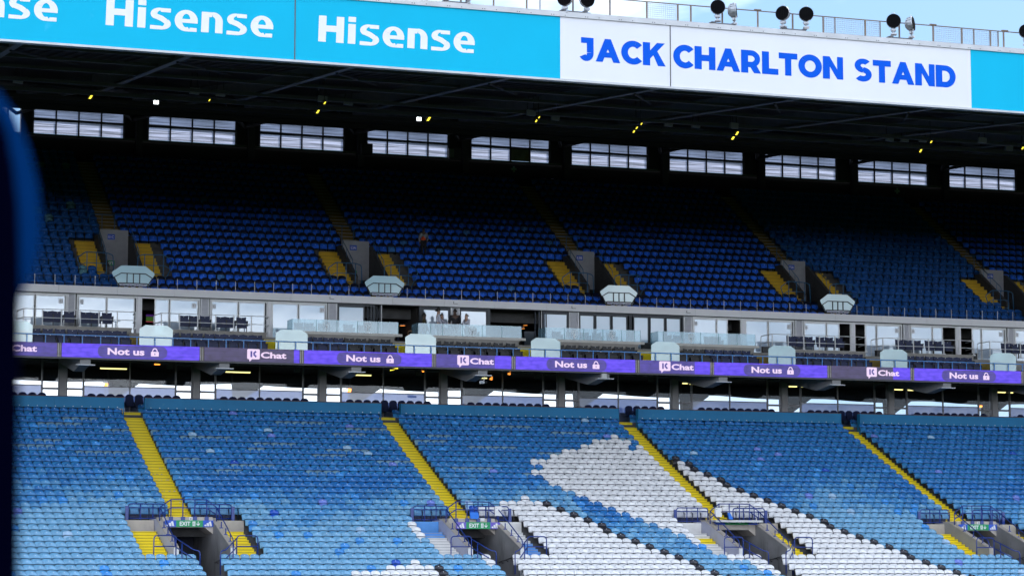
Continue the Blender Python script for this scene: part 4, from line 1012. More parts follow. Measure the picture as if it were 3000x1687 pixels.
# rooms behind
rm = MB()
for (x0_, x1_, y0_, y1_, z0_, z1_) in ((X0, X1, 132.4, 132.6, 17.3, 19.9), (X0, X1, YX + .2, 132.5, 17.2, 17.40), (X0, X1, YX + .1, 132.5, 19.62, 19.8)): rm.box(x0_, x1_, y0_, y1_, z0_, z1_)
for p_ in [q for w_ in LW for q in w_[:1]] + [406, 788, 1232, 1430, 1846, 2179, 2498, 2806]: rm.box(XX(p_) - .08, XX(p_) + .08, YX + .25, 132.4, 17.4, 19.62)
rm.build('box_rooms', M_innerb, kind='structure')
def number_plate(r, num, px0, px1):
    xa, xb = XX(px0), XX(px1); z0_, z1_ = 19.08, 19.34
    m_ = MB(); m_.box(xa, xb, YX + .005, YX + .015, z0_, z1_); p = m_.build('number_plate', mat('frosted_plate', (.82, .84, .90), .4), r)
    t_ = MB(); put_text(t_, num, xa + .03, xb - .03, z0_ + .05, .16, YX + .001, .0); t_.build('numeral', mat('numeral_grey', (.36, .37, .42), .6), p)
NWIN = [-2]
def unit(num, a_, b_, panes, dark=None, num_at=None, frame=M_frame, blind=M_blind, label=None, slot=None, mull=.05, top=.12, group='framed windows of the boxes', notable=''):
    """one box front: outer frame, panes between the pixels given, an open leaf left dark"""
    xa, xb = XX(a_), XX(b_)
    if num: NWIN[0] += 1
    r = thing('box_window', ((xa + xb) / 2, YX, ZB0), label or f'white framed box window with plate {num}{notable}, {nth(NWIN[0])} numbered window from left', 'window', group)
    m_ = MB(); m_.box(xa, xb, YX - .03, YX + .08, ZB1 - top, ZB1 - .002); m_.box(xa, xa + .06, YX - .03, YX + .08, ZB0, ZB1 - top); m_.box(xb - .06, xb, YX - .03, YX + .08, ZB0, ZB1 - top); m_.box(xa + .06, xb - .06, YX - .03, YX + .08, ZB0, ZB0 + .06)
    m_.build('frame', frame, r)
    for pa, pb in panes:
        x0_, x1_ = XX(pa), XX(pb); e_ = mull
        s_ = MB(); s_.box(x0_, x0_ + e_, YX - .01, YX + .05, ZB0 + .06, ZB1 - top); s_.box(x1_ - e_, x1_, YX - .01, YX + .05, ZB0 + .06, ZB1 - top); s_.box(x0_ + e_, x1_ - e_, YX - .01, YX + .05, ZB1 - top - e_ * 1.1, ZB1 - top)
        sash = s_.build('sash', frame if frame is M_framed else M_frame, r)
        g_ = MB(); g_.box(x0_ + e_, x1_ - e_, YX + .02, YX + .03, ZB0 + .06, ZB1 - top - e_ * 1.1); g_.build('pane', blind, sash)
    if num_at: number_plate(r, num, *num_at)
    if slot:
        s_ = MB(); s_.box(XX(slot), XX(slot + 3), YX - .035, YX + .0, ZB0, ZB1 - top - .03); s_.build('handle_slot', M_framed, r)
    return r
unit('44', -200, -6, [(-194, -105), (-103, -12)], label='white framed box window beyond the left edge of view')
unit('43', -2, 195, [(3, 100), (103, 190)], num_at=(171, 184))
unit('42', 224, 401, [(229, 311), (312.5, 394)], num_at=(233, 244), slot=395)
unit('41', 412, 585, [(452, 495), (497, 580)], num_at=(562, 574), notable=' with its left leaf open')
unit('40', 615, 783, [(619, 697), (699, 776)], num_at=(620.5, 632), slot=777)
unit('39', 794, 958, [(797, 873), (875, 953)], num_at=(937, 950))
unit('', 988, 1095, [(990, 1068)], frame=M_framed, blind=M_blind2, label='dark framed box window left of the first open folding doors', mull=.07)
unit('', 1237, 1319, [(1238, 1316)], frame=M_framed, blind=M_blind, label='dark framed box window behind the standing waiters, left pane', mull=.06)
unit('', 1347, 1436, [(1348, 1427)], frame=M_framed, blind=M_blind, label='dark framed box window behind the grey haired man, right pane', mull=.06)
unit('', 1590, 1666, [(1593, 1663)], frame=M_framed, blind=M_blind2, label='dark framed box window right of the second open folding doors', mull=.06)
unit('', 1694, 1846, [(1697, 1742), (1744, 1790), (1792, 1838)], frame=M_framed, blind=M_blind2, label='dark framed three pane folding window beside the louvre, left of the pair', mull=.07)
unit('', 1847, 2001, [(1855, 1901), (1903, 1948), (1950, 1995)], frame=M_framed, blind=M_blind2, label='dark framed three pane folding window, right of the pair', mull=.07)
unit('38', 2029, 2172, [(2032, 2098), (2099.5, 2132)], num_at=(2032.5, 2043), notable=' with its right leaf open')
unit('37', 2183, 2326, [(2184, 2249), (2251, 2319)], num_at=(2306, 2317))
unit('36', 2354, 2493, [(2356, 2420), (2421.5, 2459)], num_at=(2355.5, 2366), notable=' with its right leaf open')
unit('35', 2502, 2641, [(2533, 2566), (2568, 2635)], num_at=(2622, 2632.5), notable=' with its left leaf open')
unit('34', 2666, 2801, [(2668, 2730), (2731.5, 2761)], num_at=(2668.5, 2679), notable=' with its right leaf open')
unit('33', 2811, 2946, [(2846, 2873), (2875, 2940)], num_at=(2926, 2936.5), notable=' with its left leaf open')
unit('32', 2970, 3110, [(2973, 3040), (3042, 3105)], num_at=(2972.5, 2983))
for i, (a_, b_) in enumerate(((401, 412), (783, 794), (1227, 1237), (1426, 1436), (2172, 2183), (2493, 2502), (2801, 2811))):
    m_ = MB(); m_.box(XX(a_) + .01, XX(b_) - .01, YX - .05, YX + .12, ZB0, ZB1)
    m_.build('box_post', M_framed if i in (2, 3) else M_grey, label=f'{"dark" if i in (2, 3) else "grey"} post between two box windows, {nth(i)} from left', cat='post', group='posts between the boxes')
# folded door stacks at the two open boxes
for i, (a_, b_, sgn) in enumerate(((1071, 1111, 1), (1563, 1595, -1))):
    xa, xb = XX(a_), XX(b_); r = thing('folding_doors', (xa, YX - .3, ZB0), f'dark folding glass doors stacked open at the {"left" if i == 0 else "right"} open box', 'door', 'folding doors of the open boxes')
    n_ = 3
    for q in range(n_):
        x = xa + (xb - xa) * (q + .5) / n_; sl = .10 * (1 if q % 2 else -1)
        m_ = MB()
        for (u, v) in ((-.30, -.24), (.18, .24)): m_.add([(x + sl * u, YX + u - .15, ZB0), (x + sl * v, YX + v - .15, ZB0), (x + sl * v, YX + v - .15, ZB1 - .08), (x + sl * u, YX + u - .15, ZB1 - .08), (x + sl * u + .05, YX + u - .15, ZB0), (x + sl * v + .05, YX + v - .15, ZB0), (x + sl * v + .05, YX + v - .15, ZB1 - .08), (x + sl * u + .05, YX + u - .15, ZB1 - .08)], [(0, 1, 2, 3), (7, 6, 5, 4), (0, 3, 7, 4), (1, 5, 6, 2), (3, 2, 6, 7)])
        lf = m_.build('leaf', M_framed, r)
        m_ = MB(); m_.box(x + .012, x + .03, YX - .39, YX + .03, ZB0 + .1, ZB1 - .18); m_.build('pane', M_clear, lf)
    m_ = MB(); xe = xb - .03 if i == 0 else xa + .28; m_.box(xe, xe + .035, YX - .48, YX - .44, ZB0, ZB1 - .06); m_.build('edge_strip', M_alu, r)
# inside the two open boxes
p0 = XX(1110); 
sh = thing('shelf_unit', (atx(1195, 131.5, 945), 131.5, 17.5), 'open wooden shelf unit inside the left open box', 'shelf')
m_ = MB(); xs0, xs1 = atx(1161, 131.5), atx(1226, 131.5); zz0 = at(1190, 957, 131.5).z
for z in (zz0, zz0 + .30, zz0 + .62): m_.box(xs0, xs1, 131.3, 131.6, z, z + .035)
for f_ in (0, .42, .80): m_.box(xs0 + (xs1 - xs0) * f_, xs0 + (xs1 - xs0) * f_ + .03, 131.3, 131.6, zz0, zz0 + .64)
m_.build('boards', M_wood, sh)
m_ = MB(); m_.box(xs0 + .33, xs0 + .78, 131.25, 131.28, zz0 + .04, zz0 + .28); m_.build('television', M_tvb, label='small lit television on the wooden shelves', cat='television')
m_ = MB(); m_.box(atx(1163, 130.6), atx(1230, 130.6), 130.5, 130.6, 17.4, 18.35); m_.build('bar_front', mat('navy_bar_front', (.01, .02, .07), .5), label='navy blue bar front below the wooden shelves', cat='bar')
for i, (px_, py_, sc_, y_) in enumerate(((1222, 936, 1, 129), (1179, 954, 1.3, 129), (1539, 953, 1, 129), (1560, 948, .8, 129.5), (1532, 963, .9, 129), (1437, 944, .8, 130))):
    p = at(px_, py_, y_); r = thing('pendant_lamp', p, f'orange glowing pendant lamp inside an open box, {nth(i)} from left', 'lamp', 'pendant lamps in the boxes')
    m_ = MB(); rr_ = .13 * sc_
    ring_ = lambda z, q: [(p.x + q * math.cos(a), y_ + q * math.sin(a), z) for a in np.linspace(0, 2 * math.pi, 11)[:-1]]
    m_.add(ring_(p.z, rr_) + ring_(p.z + .05, rr_ * .85) + ring_(p.z + .11, rr_ * .3), [tuple(range(10))] ); m_.build('bulb_glow', M_pend, r, fix=False)
    m_ = MB(); A, B, C_ = ring_(p.z + .005, rr_ * 1.02), ring_(p.z + .06, rr_ * .85), ring_(p.z + .12, rr_ * .25)
    m_.add(A + B + C_, [(q, (q + 1) % 10, 10 + (q + 1) % 10, 10 + q) for q in range(10)] + [(10 + q, 10 + (q + 1) % 10, 20 + (q + 1) % 10, 20 + q) for q in range(10)] + [tuple(range(20, 30))]); m_.build('shade', M_galv, r)
    m_ = MB(); m_.bar((p.x, y_, p.z + .12), (p.x, y_, 19.62), .008); m_.build('cord', M_black, r)
for i, (px_, py_) in enumerate(((1142, 896), (1126, 902), (1458, 920), (1476, 914.5), (2139, 951), (2509, 970), (2531, 969), (1500, 930))):
    p = at(px_, py_, 129.8); m_ = MB(); m_.box(p.x - .03, p.x + .03, 129.77, 129.83, p.z - .03, p.z + .03)
    m_.build('spot_light', M_warm, label=f'tiny warm ceiling spot seen through an open box door, {nth(i)} from left', cat='light', group='ceiling spots in the boxes')
p = at(440, 932, 130); m_ = MB(); m_.box(p.x - .25, p.x + .25, 129.98, 130.03, p.z - .22, p.z + .22); r = m_.build('television', M_black, label='television showing green picture inside the box numbered 41', cat='television')
m_ = MB(); m_.box(p.x - .23, p.x + .23, 129.970, 129.978, p.z - .17, p.z + .08); m_.build('picture', M_tv, r)
m_ = MB(); m_.box(p.x - .23, p.x + .23, 129.970, 129.978, p.z + .085, p.z + .20); m_.build('picture', emit('television_purple', (.08, .02, .2), .3), r)
m_ = MB(); m_.box(p.x - .23, p.x + .23, 129.970, 129.978, p.z - .21, p.z - .175); m_.build('picture', emit('television_red', (.5, .03, .1), .4), r)
p = at(2475, 940, 130.5); m_ = MB(); m_.box(p.x - .42, p.x + .30, 130.4, 130.45, p.z - .2, p.z + .30); m_.build('television', emit('television_navy', (.01, .02, .14), .8), label='dark blue lit screen inside the box numbered 36', cat='television')
# wooden chair at the open box
p = at(1208, 980, 125.9); r = thing('wooden_chair', (p.x, 125.9, 17.4), 'pale wooden chair standing at the left open box', 'chair')
m_ = MB(); m_.tube([(p.x - .22, 125.9, 18.12), (p.x - .1, 126.02, 18.16), (p.x + .1, 126.02, 18.15), (p.x + .24, 125.9, 18.10)], .035); m_.build('backrest', M_wood, r)
m_ = MB(); m_.box(p.x - .22, p.x + .22, 125.68, 126.05, 17.82, 17.86); m_.build('seat', M_wood, r)
for a, c in ((-.2, -.2), (.2, -.2), (-.22, .1), (.22, .1)):
    m_ = MB(); m_.bar((p.x + a, 125.9 + c, 17.4), (p.x + a * (1.0), 125.9 + c * .9, 17.82 if c < 0 else 18.1), .018); m_.build('leg', M_wood, r)
# dark cabinet in the right open box
p = at(1549, 975, 126.6); m_ = MB(); m_.box(p.x - .30, p.x + .30, 126.5, 126.9, 17.4, 18.40); m_.build('cabinet', M_framed, label='black cabinet in the doorway of the right open box', cat='cabinet')

# grey fascia above the boxes
YF = 126.62
fj = [-60, 172, 344, 511, 853, 1000, 1150, 1302, 1450, 1600, 1747, 1892, 2037, 2173, 2325, 2446, 2580, 2714, 2845, 2974, 3100]
r = thing('box_fascia', (atx(0, YF), YF, ZB1), 'long light grey cladding band above the hospitality boxes', 'fascia')
for a_, b_ in zip(fj[:-1], fj[1:]):
    m_ = MB(); m_.box(atx(a_, YF, 850) + .006, atx(b_, YF, 850) - .006, YF, YF + .12, 19.63, 20.02); m_.build('panel', M_grey, r)
m_ = MB(); m_.box(X0, X1, YF + .02, YF + .28, 19.60, 19.66); m_.build('drip_edge', M_framed, r)
m_ = MB(); m_.box(X0, X1, YF + .13, 128.45, 19.80, 19.99); m_.build('fascia_deck', M_concd, kind='structure')
for i, (px_, py_) in enumerate(((972, 873.5), (1334, 887.5), (1680, 901), (2016, 914))):
    p = at(px_, py_, YF); r = thing('wall_light', p, f'small grey wall light on the grey band, {nth(i)} from left', 'light', 'wall lights on the grey band')
    m_ = MB(); m_.box(p.x - .12, p.x + .12, YF - .10, YF - .002, p.z - .04, p.z + .07); m_.build('lamp_body', M_grey, r)
    m_ = MB(); m_.box(p.x - .14, p.x + .10, YF - .115, YF - .10, p.z - .06, p.z - .04); m_.box(p.x - .14, p.x - .12, YF - .115, YF - .10, p.z - .04, p.z + .07); m_.build('bracket', M_greyd, r)

# ------------------------------------------------------------------ balcony furniture: white rails, seats, glass balustrades
YR = 124.2
def white_rail(a_, b_, label, ret=True, posts=None):
    xa, xb = atx(a_, YR, 930), atx(b_, YR, 930)
    r = thing('white_railing', (xa, YR, 17.6), label, 'railing', 'white railings of the boxes')
    z0_, z1_, zm = 17.62, 18.49, 18.06
    m_ = MB(); m_.tube(hook([(xa - .05, YR + 1.1, 17.5), (xa - .05, YR + 1.1, z1_ - .04), (xa + .12, YR + .05, z1_), (xb, YR, z1_), (xb + .05, YR + 1.0, z1_ - .05)], .12), .024); m_.build('top_rail', M_railw, r, smooth=True)
    m_ = MB(); m_.tube(hook([(xa - .05, YR + 1.1, zm - .04), (xa + .12, YR + .05, zm), (xb, YR, zm), (xb + .05, YR + 1.0, zm - .05)], .12), .020); m_.build('mid_rail', M_railw, r, smooth=True)
    n_ = max(2, round((xb - xa) / .98))
    for q in range(n_ + 1):
        x = xa + .12 + (xb - xa - .12) * q / n_
        m_ = MB(); m_.box(x - .026, x + .026, YR - .02, YR + .02, z0_, z1_); m_.box(x - .085, x + .085, YR - .05, YR + .05, z0_, z0_ + .07); m_.build('post', M_railw, r)
white_rail(62, 398, 'leftmost white tube railing, before boxes 43 and 42')
white_rail(466, 789, 'second white tube railing from left, before boxes 41 and 40')
white_rail(2256, 2536, 'third white tube railing from left, before boxes 36 and 35')
white_rail(2580, 2851, 'fourth white tube railing from left, before boxes 34 and 33')
white_rail(2893, 3120, 'rightmost white tube railing, cut by the right edge')
BS = [(139, 'navy'), (168, 'navy'), (202, 'navy'), (251, 'navy'), (279, 'navy'), (313, 'navy'), (538, 'navy'), (568, 'navy'), (600, 'navy'), (646, 'navy'), (673, 'navy'), (707, 'navy'),
      (2316, 'navy'), (2340, 'navy'), (2368, 'navy'), (2402, 'navy'), (2428, 'navy'), (2456, 'navy'), (2634, 'navy'), (2659, 'navy'), (2685, 'navy'), (2720, 'navy'), (2746, 'navy'), (2774, 'navy'), (2943, 'navy'), (2968, 'navy'), (2993, 'navy')]
for px_, kd in BS:
    x = atx(px_, 125.0, 930); bx = 'leftmost' if px_ < 400 else 'second' if px_ < 800 else 'third' if px_ < 2500 else 'fourth' if px_ < 2800 else 'rightmost'
    j = len([1 for q, _ in BS if q < px_ and ((q < 400) == (px_ < 400)) and ((q < 800) == (px_ < 800)) and ((q < 2500) == (px_ < 2500)) and ((q < 2800) == (px_ < 2800))])
    put_seat(x, 125.0, 17.60, kd, f'navy padded seat {nth(j)} from left behind the {bx} white railing', 'padded seats behind the white railings')
def crest(mb, cx_, z0_, h, Y):
    w = h * .36
    out = [(-.5, 1), (0, 1.06), (.5, 1), (.5, .45), (.32, .2), (0, 0), (-.32, .2), (-.5, .45), (-.5, 1)]
    for q in stroke([(cx_ + a * w * 2, z0_ + b_ * h) for a, b_ in out], .016): mb.add([(x, Y, z) for x, z in q], [(0, 1, 2, 3)])
    for a in range(5):
        an = R(90 + 72 * a); ccx, ccz = cx_ + .10 * math.cos(an), z0_ + h * .72 + .10 * math.sin(an)
        for q in ring(ccx, ccz, .055, .055, .02, .02, 0, 360, 8): mb.add([(x, Y - .001, z) for x, z in q], [(0, 1, 2, 3)])
    for q in stroke([(cx_, z0_ + h * .08), (cx_, z0_ + h * .58)], .05) + stroke([(cx_ - w * .5, z0_ + h * .3), (cx_ + w * .5, z0_ + h * .5)], .02): mb.add([(x, Y - .002, z) for x, z in q], [(0, 1, 2, 3)])
BALS = [((857, 927, 987, 1047.5, 1107.5, 1167), (1, 3), 'left open box'), ((1225, 1262, 1297, 1355, 1413, 1470.5, 1528), (3,), 'standing waiters'), ((1598, 1654, 1710, 1766, 1821, 1859, 1876), (1, 3), 'first three pane folding window'), ((1928, 1943.5, 1998, 2051.5, 2105, 2159, 2212), (2,), 'box numbered 38')]
for bi, (js, cr, lab) in enumerate(BALS):
    xa, xb = atx(js[0], YR, 940), atx(js[-1], YR, 940)
    r = thing('glass_balustrade', (xa, YR, 17.7), f'pale blue glass balustrade on cream ledge before the {lab}', 'balustrade', 'glass balustrades of the open boxes')
    m_ = MB(); m_.box(xa - .15, xb + .18, YR - .16, YR + .10, 17.645, 17.78); m_.build('ledge', mat('cream_ledge', (.62, .60, .57), .6, var=.08), r)
    for q, (a_, b_) in enumerate(zip(js[:-1], js[1:])):
        x0_, x1_ = atx(a_, YR, 940), atx(b_, YR, 940)
        m_ = MB(); m_.box(x0_ + .012, x1_ - .012, YR, YR + .016, 17.78, 18.43); pn = m_.build('pane', M_bal, r)
        m_ = MB(); m_.box(x1_ - .011, x1_ + .011, YR + .002, YR + .014, 17.78, 18.43); m_.build('edge', M_edge, r)
        if q in cr: m_ = MB(); crest(m_, (x0_ + x1_) / 2, 17.83, .50, YR - .004); m_.build('etched_crest', M_crest, pn)
    m_ = MB(); m_.box(xa, xa + .016, YR + .02, YR + 1.1, 17.78, 18.43); m_.build('return_pane', M_bal, r)
# pale seats standing behind the balustrades
GS = [1008 - 133, 905, 945, 1020, 1060, 1310, 1385, 1630, 1672, 1712, 1748, 1790, 1955, 1985, 2075, 2100]
for j, px_ in enumerate(GS):
    put_seat(atx(px_, 125.0, 960), 125.0, 17.42, 'black' if px_ > 1200 else 'navy', f'padded seat behind a glass balustrade, {nth(j)} from left', 'seats behind the glass balustrades')
# low tables and planters at the far aisles
for j, (px_, py_) in enumerate(((1895, 1000), (2247, 1013), (2580, 1025), (2625, 1026), (2850, 1037))):
    p = at(px_, py_, 125.6); r = thing('planter', (p.x, 125.6, 17.4), f'low black planter box on the balcony, {nth(j)} from left', 'planter', 'planters on the balcony')
    m_ = MB(); m_.box(p.x - .30, p.x + .30, 125.5, 125.75, 17.41, 17.86); m_.build('box_body', M_black, r)
    m_ = MB(); m_.box(p.x - .32, p.x + .32, 125.48, 125.77, 17.86, 17.89); m_.build('rim', M_greyd, r)

# ------------------------------------------------------------------ people
def skin_mesh(name, J, E, mt, sub=1):
    """J: {key: (x,y,z,radius)}, E: list of edges; a continuous tapered body"""
    keys = list(J); bm = bmesh.new(); sl = bm.verts.layers.skin.verify(); V = {}
    for k_ in keys:
        v = bm.verts.new(J[k_][:3]); rr = J[k_][3]; v[sl].radius = (rr, rr) if not isinstance(rr, tuple) else rr; V[k_] = v
    V[keys[0]][sl].use_root = True
    for a, b_ in E: bm.edges.new((V[a], V[b_]))
    me_ = bpy.data.meshes.new(name); bm.to_mesh(me_); bm.free()
    o_ = bpy.data.objects.new(name, me_); COL.objects.link(o_)
    md = o_.modifiers.new('s', 'SKIN'); md.use_smooth_shade = True
    ms = o_.modifiers.new('u', 'SUBSURF'); ms.levels = sub; ms.render_levels = sub
    dg = bpy.context.evaluated_depsgraph_get(); out = bpy.data.meshes.new_from_object(o_.evaluated_get(dg))
    bpy.data.objects.remove(o_); bpy.data.meshes.remove(me_); out.materials.clear(); out.materials.append(mt)
    out.polygons.foreach_set('use_smooth', [True] * len(out.polygons)); return out
def person(loc, face, h, skin, hair, top, legs, label, vest=None, bush=0, arms=((.30, .1), (.30, .1)), lean=0.0, woman=False):
    """standing figure; face is the heading (degrees, 0 looks along -y); arms are (forward swing, elbow bend)"""
    r = thing('person', loc, label, 'person'); r.rotation_euler = (0, 0, R(face)); r.scale = (h / 1.75,) * 3
    sw = .175 if woman else .20
    J = {'pel': (0, 0, .95, (.13, .10)), 'wai': (0, -.01 - lean * .3, 1.10, (.125, .095)), 'che': (0, -lean, 1.32, (.155, .11)), 'nek': (0, -lean * 1.2, 1.47, .058), 'jaw': (0, -lean * 1.3 - .025, 1.56, .062), 'skl': (0, -lean * 1.3 - .005, 1.645, (.078, .092)), 'top': (0, -lean * 1.3 + .005, 1.71, .055), 'nos': (0, -lean * 1.3 - .105, 1.60, .012)}
    E = [('pel', 'wai'), ('wai', 'che'), ('che', 'nek'), ('nek', 'jaw'), ('jaw', 'skl'), ('skl', 'top'), ('jaw', 'nos')]
    for s_, nm, (sf, eb) in ((-1, 'l', arms[0]), (1, 'r', arms[1])):
        sx2 = s_ * sw; J['sh' + nm] = (sx2, -lean, 1.40, .058)
        ex, ey, ez = sx2 + s_ * .05, -lean - math.sin(sf) * .28, 1.40 - math.cos(sf) * .28
        hx, hy, hz_ = ex - s_ * .03, ey - math.sin(sf + eb) * .25, ez - math.cos(sf + eb) * .25
        J['el' + nm] = (ex, ey, ez, .043); J['wr' + nm] = (hx, hy, hz_, .028)
        d = Vector((0, -math.sin(sf + eb), -math.cos(sf + eb)))
        J['pa' + nm] = (hx, hy + d.y * .07, hz_ + d.z * .07, (.038, .018))
        E += [('che', 'sh' + nm), ('sh' + nm, 'el' + nm), ('el' + nm, 'wr' + nm), ('wr' + nm, 'pa' + nm)]
        for q in range(4):
            L_ = (.075, .088, .082, .065)[q]; fx = (q - 1.5) * .018; k1, k2 = f'f{nm}{q}', f'g{nm}{q}'
            J[k1] = (hx + fx, hy + d.y * (.09 + L_ * .5), hz_ + d.z * (.09 + L_ * .5), .009); J[k2] = (hx + fx, hy + d.y * (.09 + L_) - .012, hz_ + d.z * (.09 + L_), .008)
            E += [('pa' + nm, k1), (k1, k2)]
        J['th' + nm] = (hx - s_ * .045, hy + d.y * .09 - .01, hz_ + d.z * .09, .010); E.append(('wr' + nm, 'th' + nm))
        J['hp' + nm] = (s_ * .09, 0, .90, .088); J['kn' + nm] = (s_ * .10, -.02, .50, .060); J['an' + nm] = (s_ * .10, .02, .09, .040); J['to' + nm] = (s_ * .12, -.16, .035, .038)
        E += [('pel', 'hp' + nm), ('hp' + nm, 'kn' + nm), ('kn' + nm, 'an' + nm), ('an' + nm, 'to' + nm)]
    def child(nm, me2, par=r):
        o_ = bpy.data.objects.new(nm, me2); COL.objects.link(o_); o_.parent = par; return o_
    child('body', skin_mesh('body', J, E, skin))
    pad_ = lambda v, a: (v[0], v[1], v[2], tuple(q + a for q in v[3]) if isinstance(v[3], tuple) else v[3] + a)
    kt = ['che', 'wai', 'pel'] + [a + b_ for b_ in 'lr' for a in ('sh', 'el', 'wr')]
    child('shirt', skin_mesh('shirt', {k_: pad_(J[k_], .020) for k_ in kt}, [e for e in E if e[0] in kt and e[1] in kt], top))
    kl = ['pel'] + [a + b_ for b_ in 'lr' for a in ('hp', 'kn', 'an')]
    child('trousers', skin_mesh('trousers', {k_: pad_(J[k_], .022) for k_ in kl}, [e for e in E if e[0] in kl and e[1] in kl], legs))
    if vest: child('waistcoat', skin_mesh('waistcoat', {k_: pad_(J[k_], .032) for k_ in ('che', 'wai', 'pel')}, [('pel', 'wai'), ('wai', 'che')], vest))
    hy = -lean * 1.3
    HJ = {'a': (0, hy + .03, 1.69, (.080 + bush, .085 + bush)), 'b': (0, hy + .055, 1.62, (.075 + bush, .055 + bush)), 'c': (0, hy - .045, 1.725 + bush * .5, (.06 + bush, .04 + bush))}
    HE = [('a', 'b'), ('a', 'c')]
    if woman: HJ['d'] = (0, hy + .11, 1.58, .05); HE.append(('b', 'd'))
    child('hair', skin_mesh('hair', HJ, HE, hair))
    for s_ in (-1, 1):
        m_ = MB(); m_.box(s_ * .030 - .010, s_ * .030 + .010, hy - .094, hy - .086, 1.637, 1.649); o_ = bpy.data.objects.new('eye', m_.mesh('eye', [M_black])); COL.objects.link(o_); o_.parent = r
        m_ = MB(); m_.box(s_ * .080 - .010, s_ * .080 + .010, hy - .01, hy + .03, 1.60, 1.66); o_ = bpy.data.objects.new('ear', m_.mesh('ear', [skin])); COL.objects.link(o_); o_.parent = r
    m_ = MB(); m_.box(-.022, .022, hy - .090, hy - .082, 1.563, 1.570); o_ = bpy.data.objects.new('mouth', m_.mesh('mouth', [mat('lips', (.30, .12, .10), .5)])); COL.objects.link(o_); o_.parent = r
    return r
ZD = 17.40
def stand(px_, ytop, Y, **k):
    p = at(px_, ytop, Y); return person((p.x, Y, ZD), h=(p.z - ZD) * .985, **k)
stand(1284, 901, 125.6, face=78, skin=M_skin1, hair=M_hairb, top=M_shirt, legs=M_suit, label='young waiter with bushy black hair and white shirt facing right on the balcony', bush=.022, vest=None, arms=((.15, .5), (.1, .6)))
stand(1294, 917, 126.1, face=50, skin=M_skin1, hair=M_hairn, top=M_shirt, legs=M_suit, vest=M_vest, label='waitress in white shirt and navy waistcoat reaching forward on the balcony', woman=True, arms=((.9, .5), (.8, .5)))
stand(1333, 903, 125.8, face=176, skin=M_skin2, hair=M_hairb, top=M_suit, legs=M_suit, label='man in a black suit seen from behind on the balcony', bush=-.008, arms=((.2, 1.3), (.2, 1.3)))
stand(1369, 918, 125.7, face=-70, skin=M_skin1, hair=M_hairg, top=M_shirt, legs=M_suit, label='grey haired man in a white shirt facing left on the balcony', lean=.04, arms=((.5, 1.1), (.4, 1.0)))
stand(1243, 917, 126.2, face=65, skin=M_skin2, hair=M_hairb, top=mat('olive_top', (.06, .05, .02), .8), legs=M_suit, label='person with dark hair at the edge of the left open box', bush=.02)
# steward among the upper seats
ku = 6; pS = at(1241, 668, 128.9 + .8 * 7 - .3)
person((pS.x, 128.9 + .8 * 7 - .3, pS.z - 1.72), h=1.72, face=-20, skin=M_skin2, hair=M_hairb, top=M_jacket, legs=M_suit, vest=M_hivis, label='steward in an orange vest standing among the dark upper seats', arms=((.1, .2), (.25, .5)))

# ------------------------------------------------------------------ upper tier
def urow(k): return 128.9 + .8 * k, 20.45 + .497 * k - .62
UX = [at(389, 838, 128.3).x + 13.95 * n for n in range(-1, 5)]
NU = 20
t = MB()
for k in range(0, NU):
    Y, Z = urow(k); Zl = urow(k - 1)[1] - .3
    cuts = []
    if 2 <= k <= 6:
        for u in UX: cuts.append((u - 1.02, u + 1.02))
    xs = [X0] + [c for p in cuts for c in p] + [X1 + 8]
    for a, b_ in zip(xs[0::2], xs[1::2]): t.box(a, b_, Y - .5, Y + .32, Zl, Z)
t.build('upper_terrace', M_terr, kind='structure')
parts = []
for si in range(len(UX)):
    for k in range(NU):
        Y, Z = urow(k)
        for c in range(26):
            X = UX[si] + .55 + .2475 + .494 * c
            if c < 0 or X > 96: continue
            if 2 <= k <= 6 and (c < 4 or c > 21) and not (k == 2 and c in (22, 23)): continue
            left = si == 0; right = si == 4
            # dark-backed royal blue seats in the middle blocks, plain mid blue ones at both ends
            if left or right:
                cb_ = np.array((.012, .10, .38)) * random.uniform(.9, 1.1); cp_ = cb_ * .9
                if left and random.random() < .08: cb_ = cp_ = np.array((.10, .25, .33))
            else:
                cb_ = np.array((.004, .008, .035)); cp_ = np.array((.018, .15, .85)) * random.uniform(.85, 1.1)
                if random.random() < .012: cp_ = np.array((.05, .20, .55))
            off = np.array((X, Y, Z - .10)); full = k < 12
            B_, P_, K_, D_ = (BACKU, PADU, BRKU, DOTU)
            sc_ = np.array((1.04, 1, 1.06))
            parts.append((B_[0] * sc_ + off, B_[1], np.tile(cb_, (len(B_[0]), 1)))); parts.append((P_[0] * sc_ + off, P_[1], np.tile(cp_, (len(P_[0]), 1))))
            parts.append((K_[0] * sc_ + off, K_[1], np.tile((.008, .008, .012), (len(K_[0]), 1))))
            if full:
                pd = MB(); pd.quad((-.012, -.225, .50), (.012, -.225, .50), (.012, -.22, .525), (-.012, -.22, .525)); parts.append((np.array(pd.v) + off, pd.f, np.tile((.7, .75, .85), (4, 1))))
me = mesh_np('upper_seats', parts, M_plasticup)
o = bpy.data.objects.new('upper_seats', me); COL.objects.link(o); tag(o, 'rows of royal blue tip-up seats with dark backs rising into shadow in the upper tier', None, None, 'stuff')

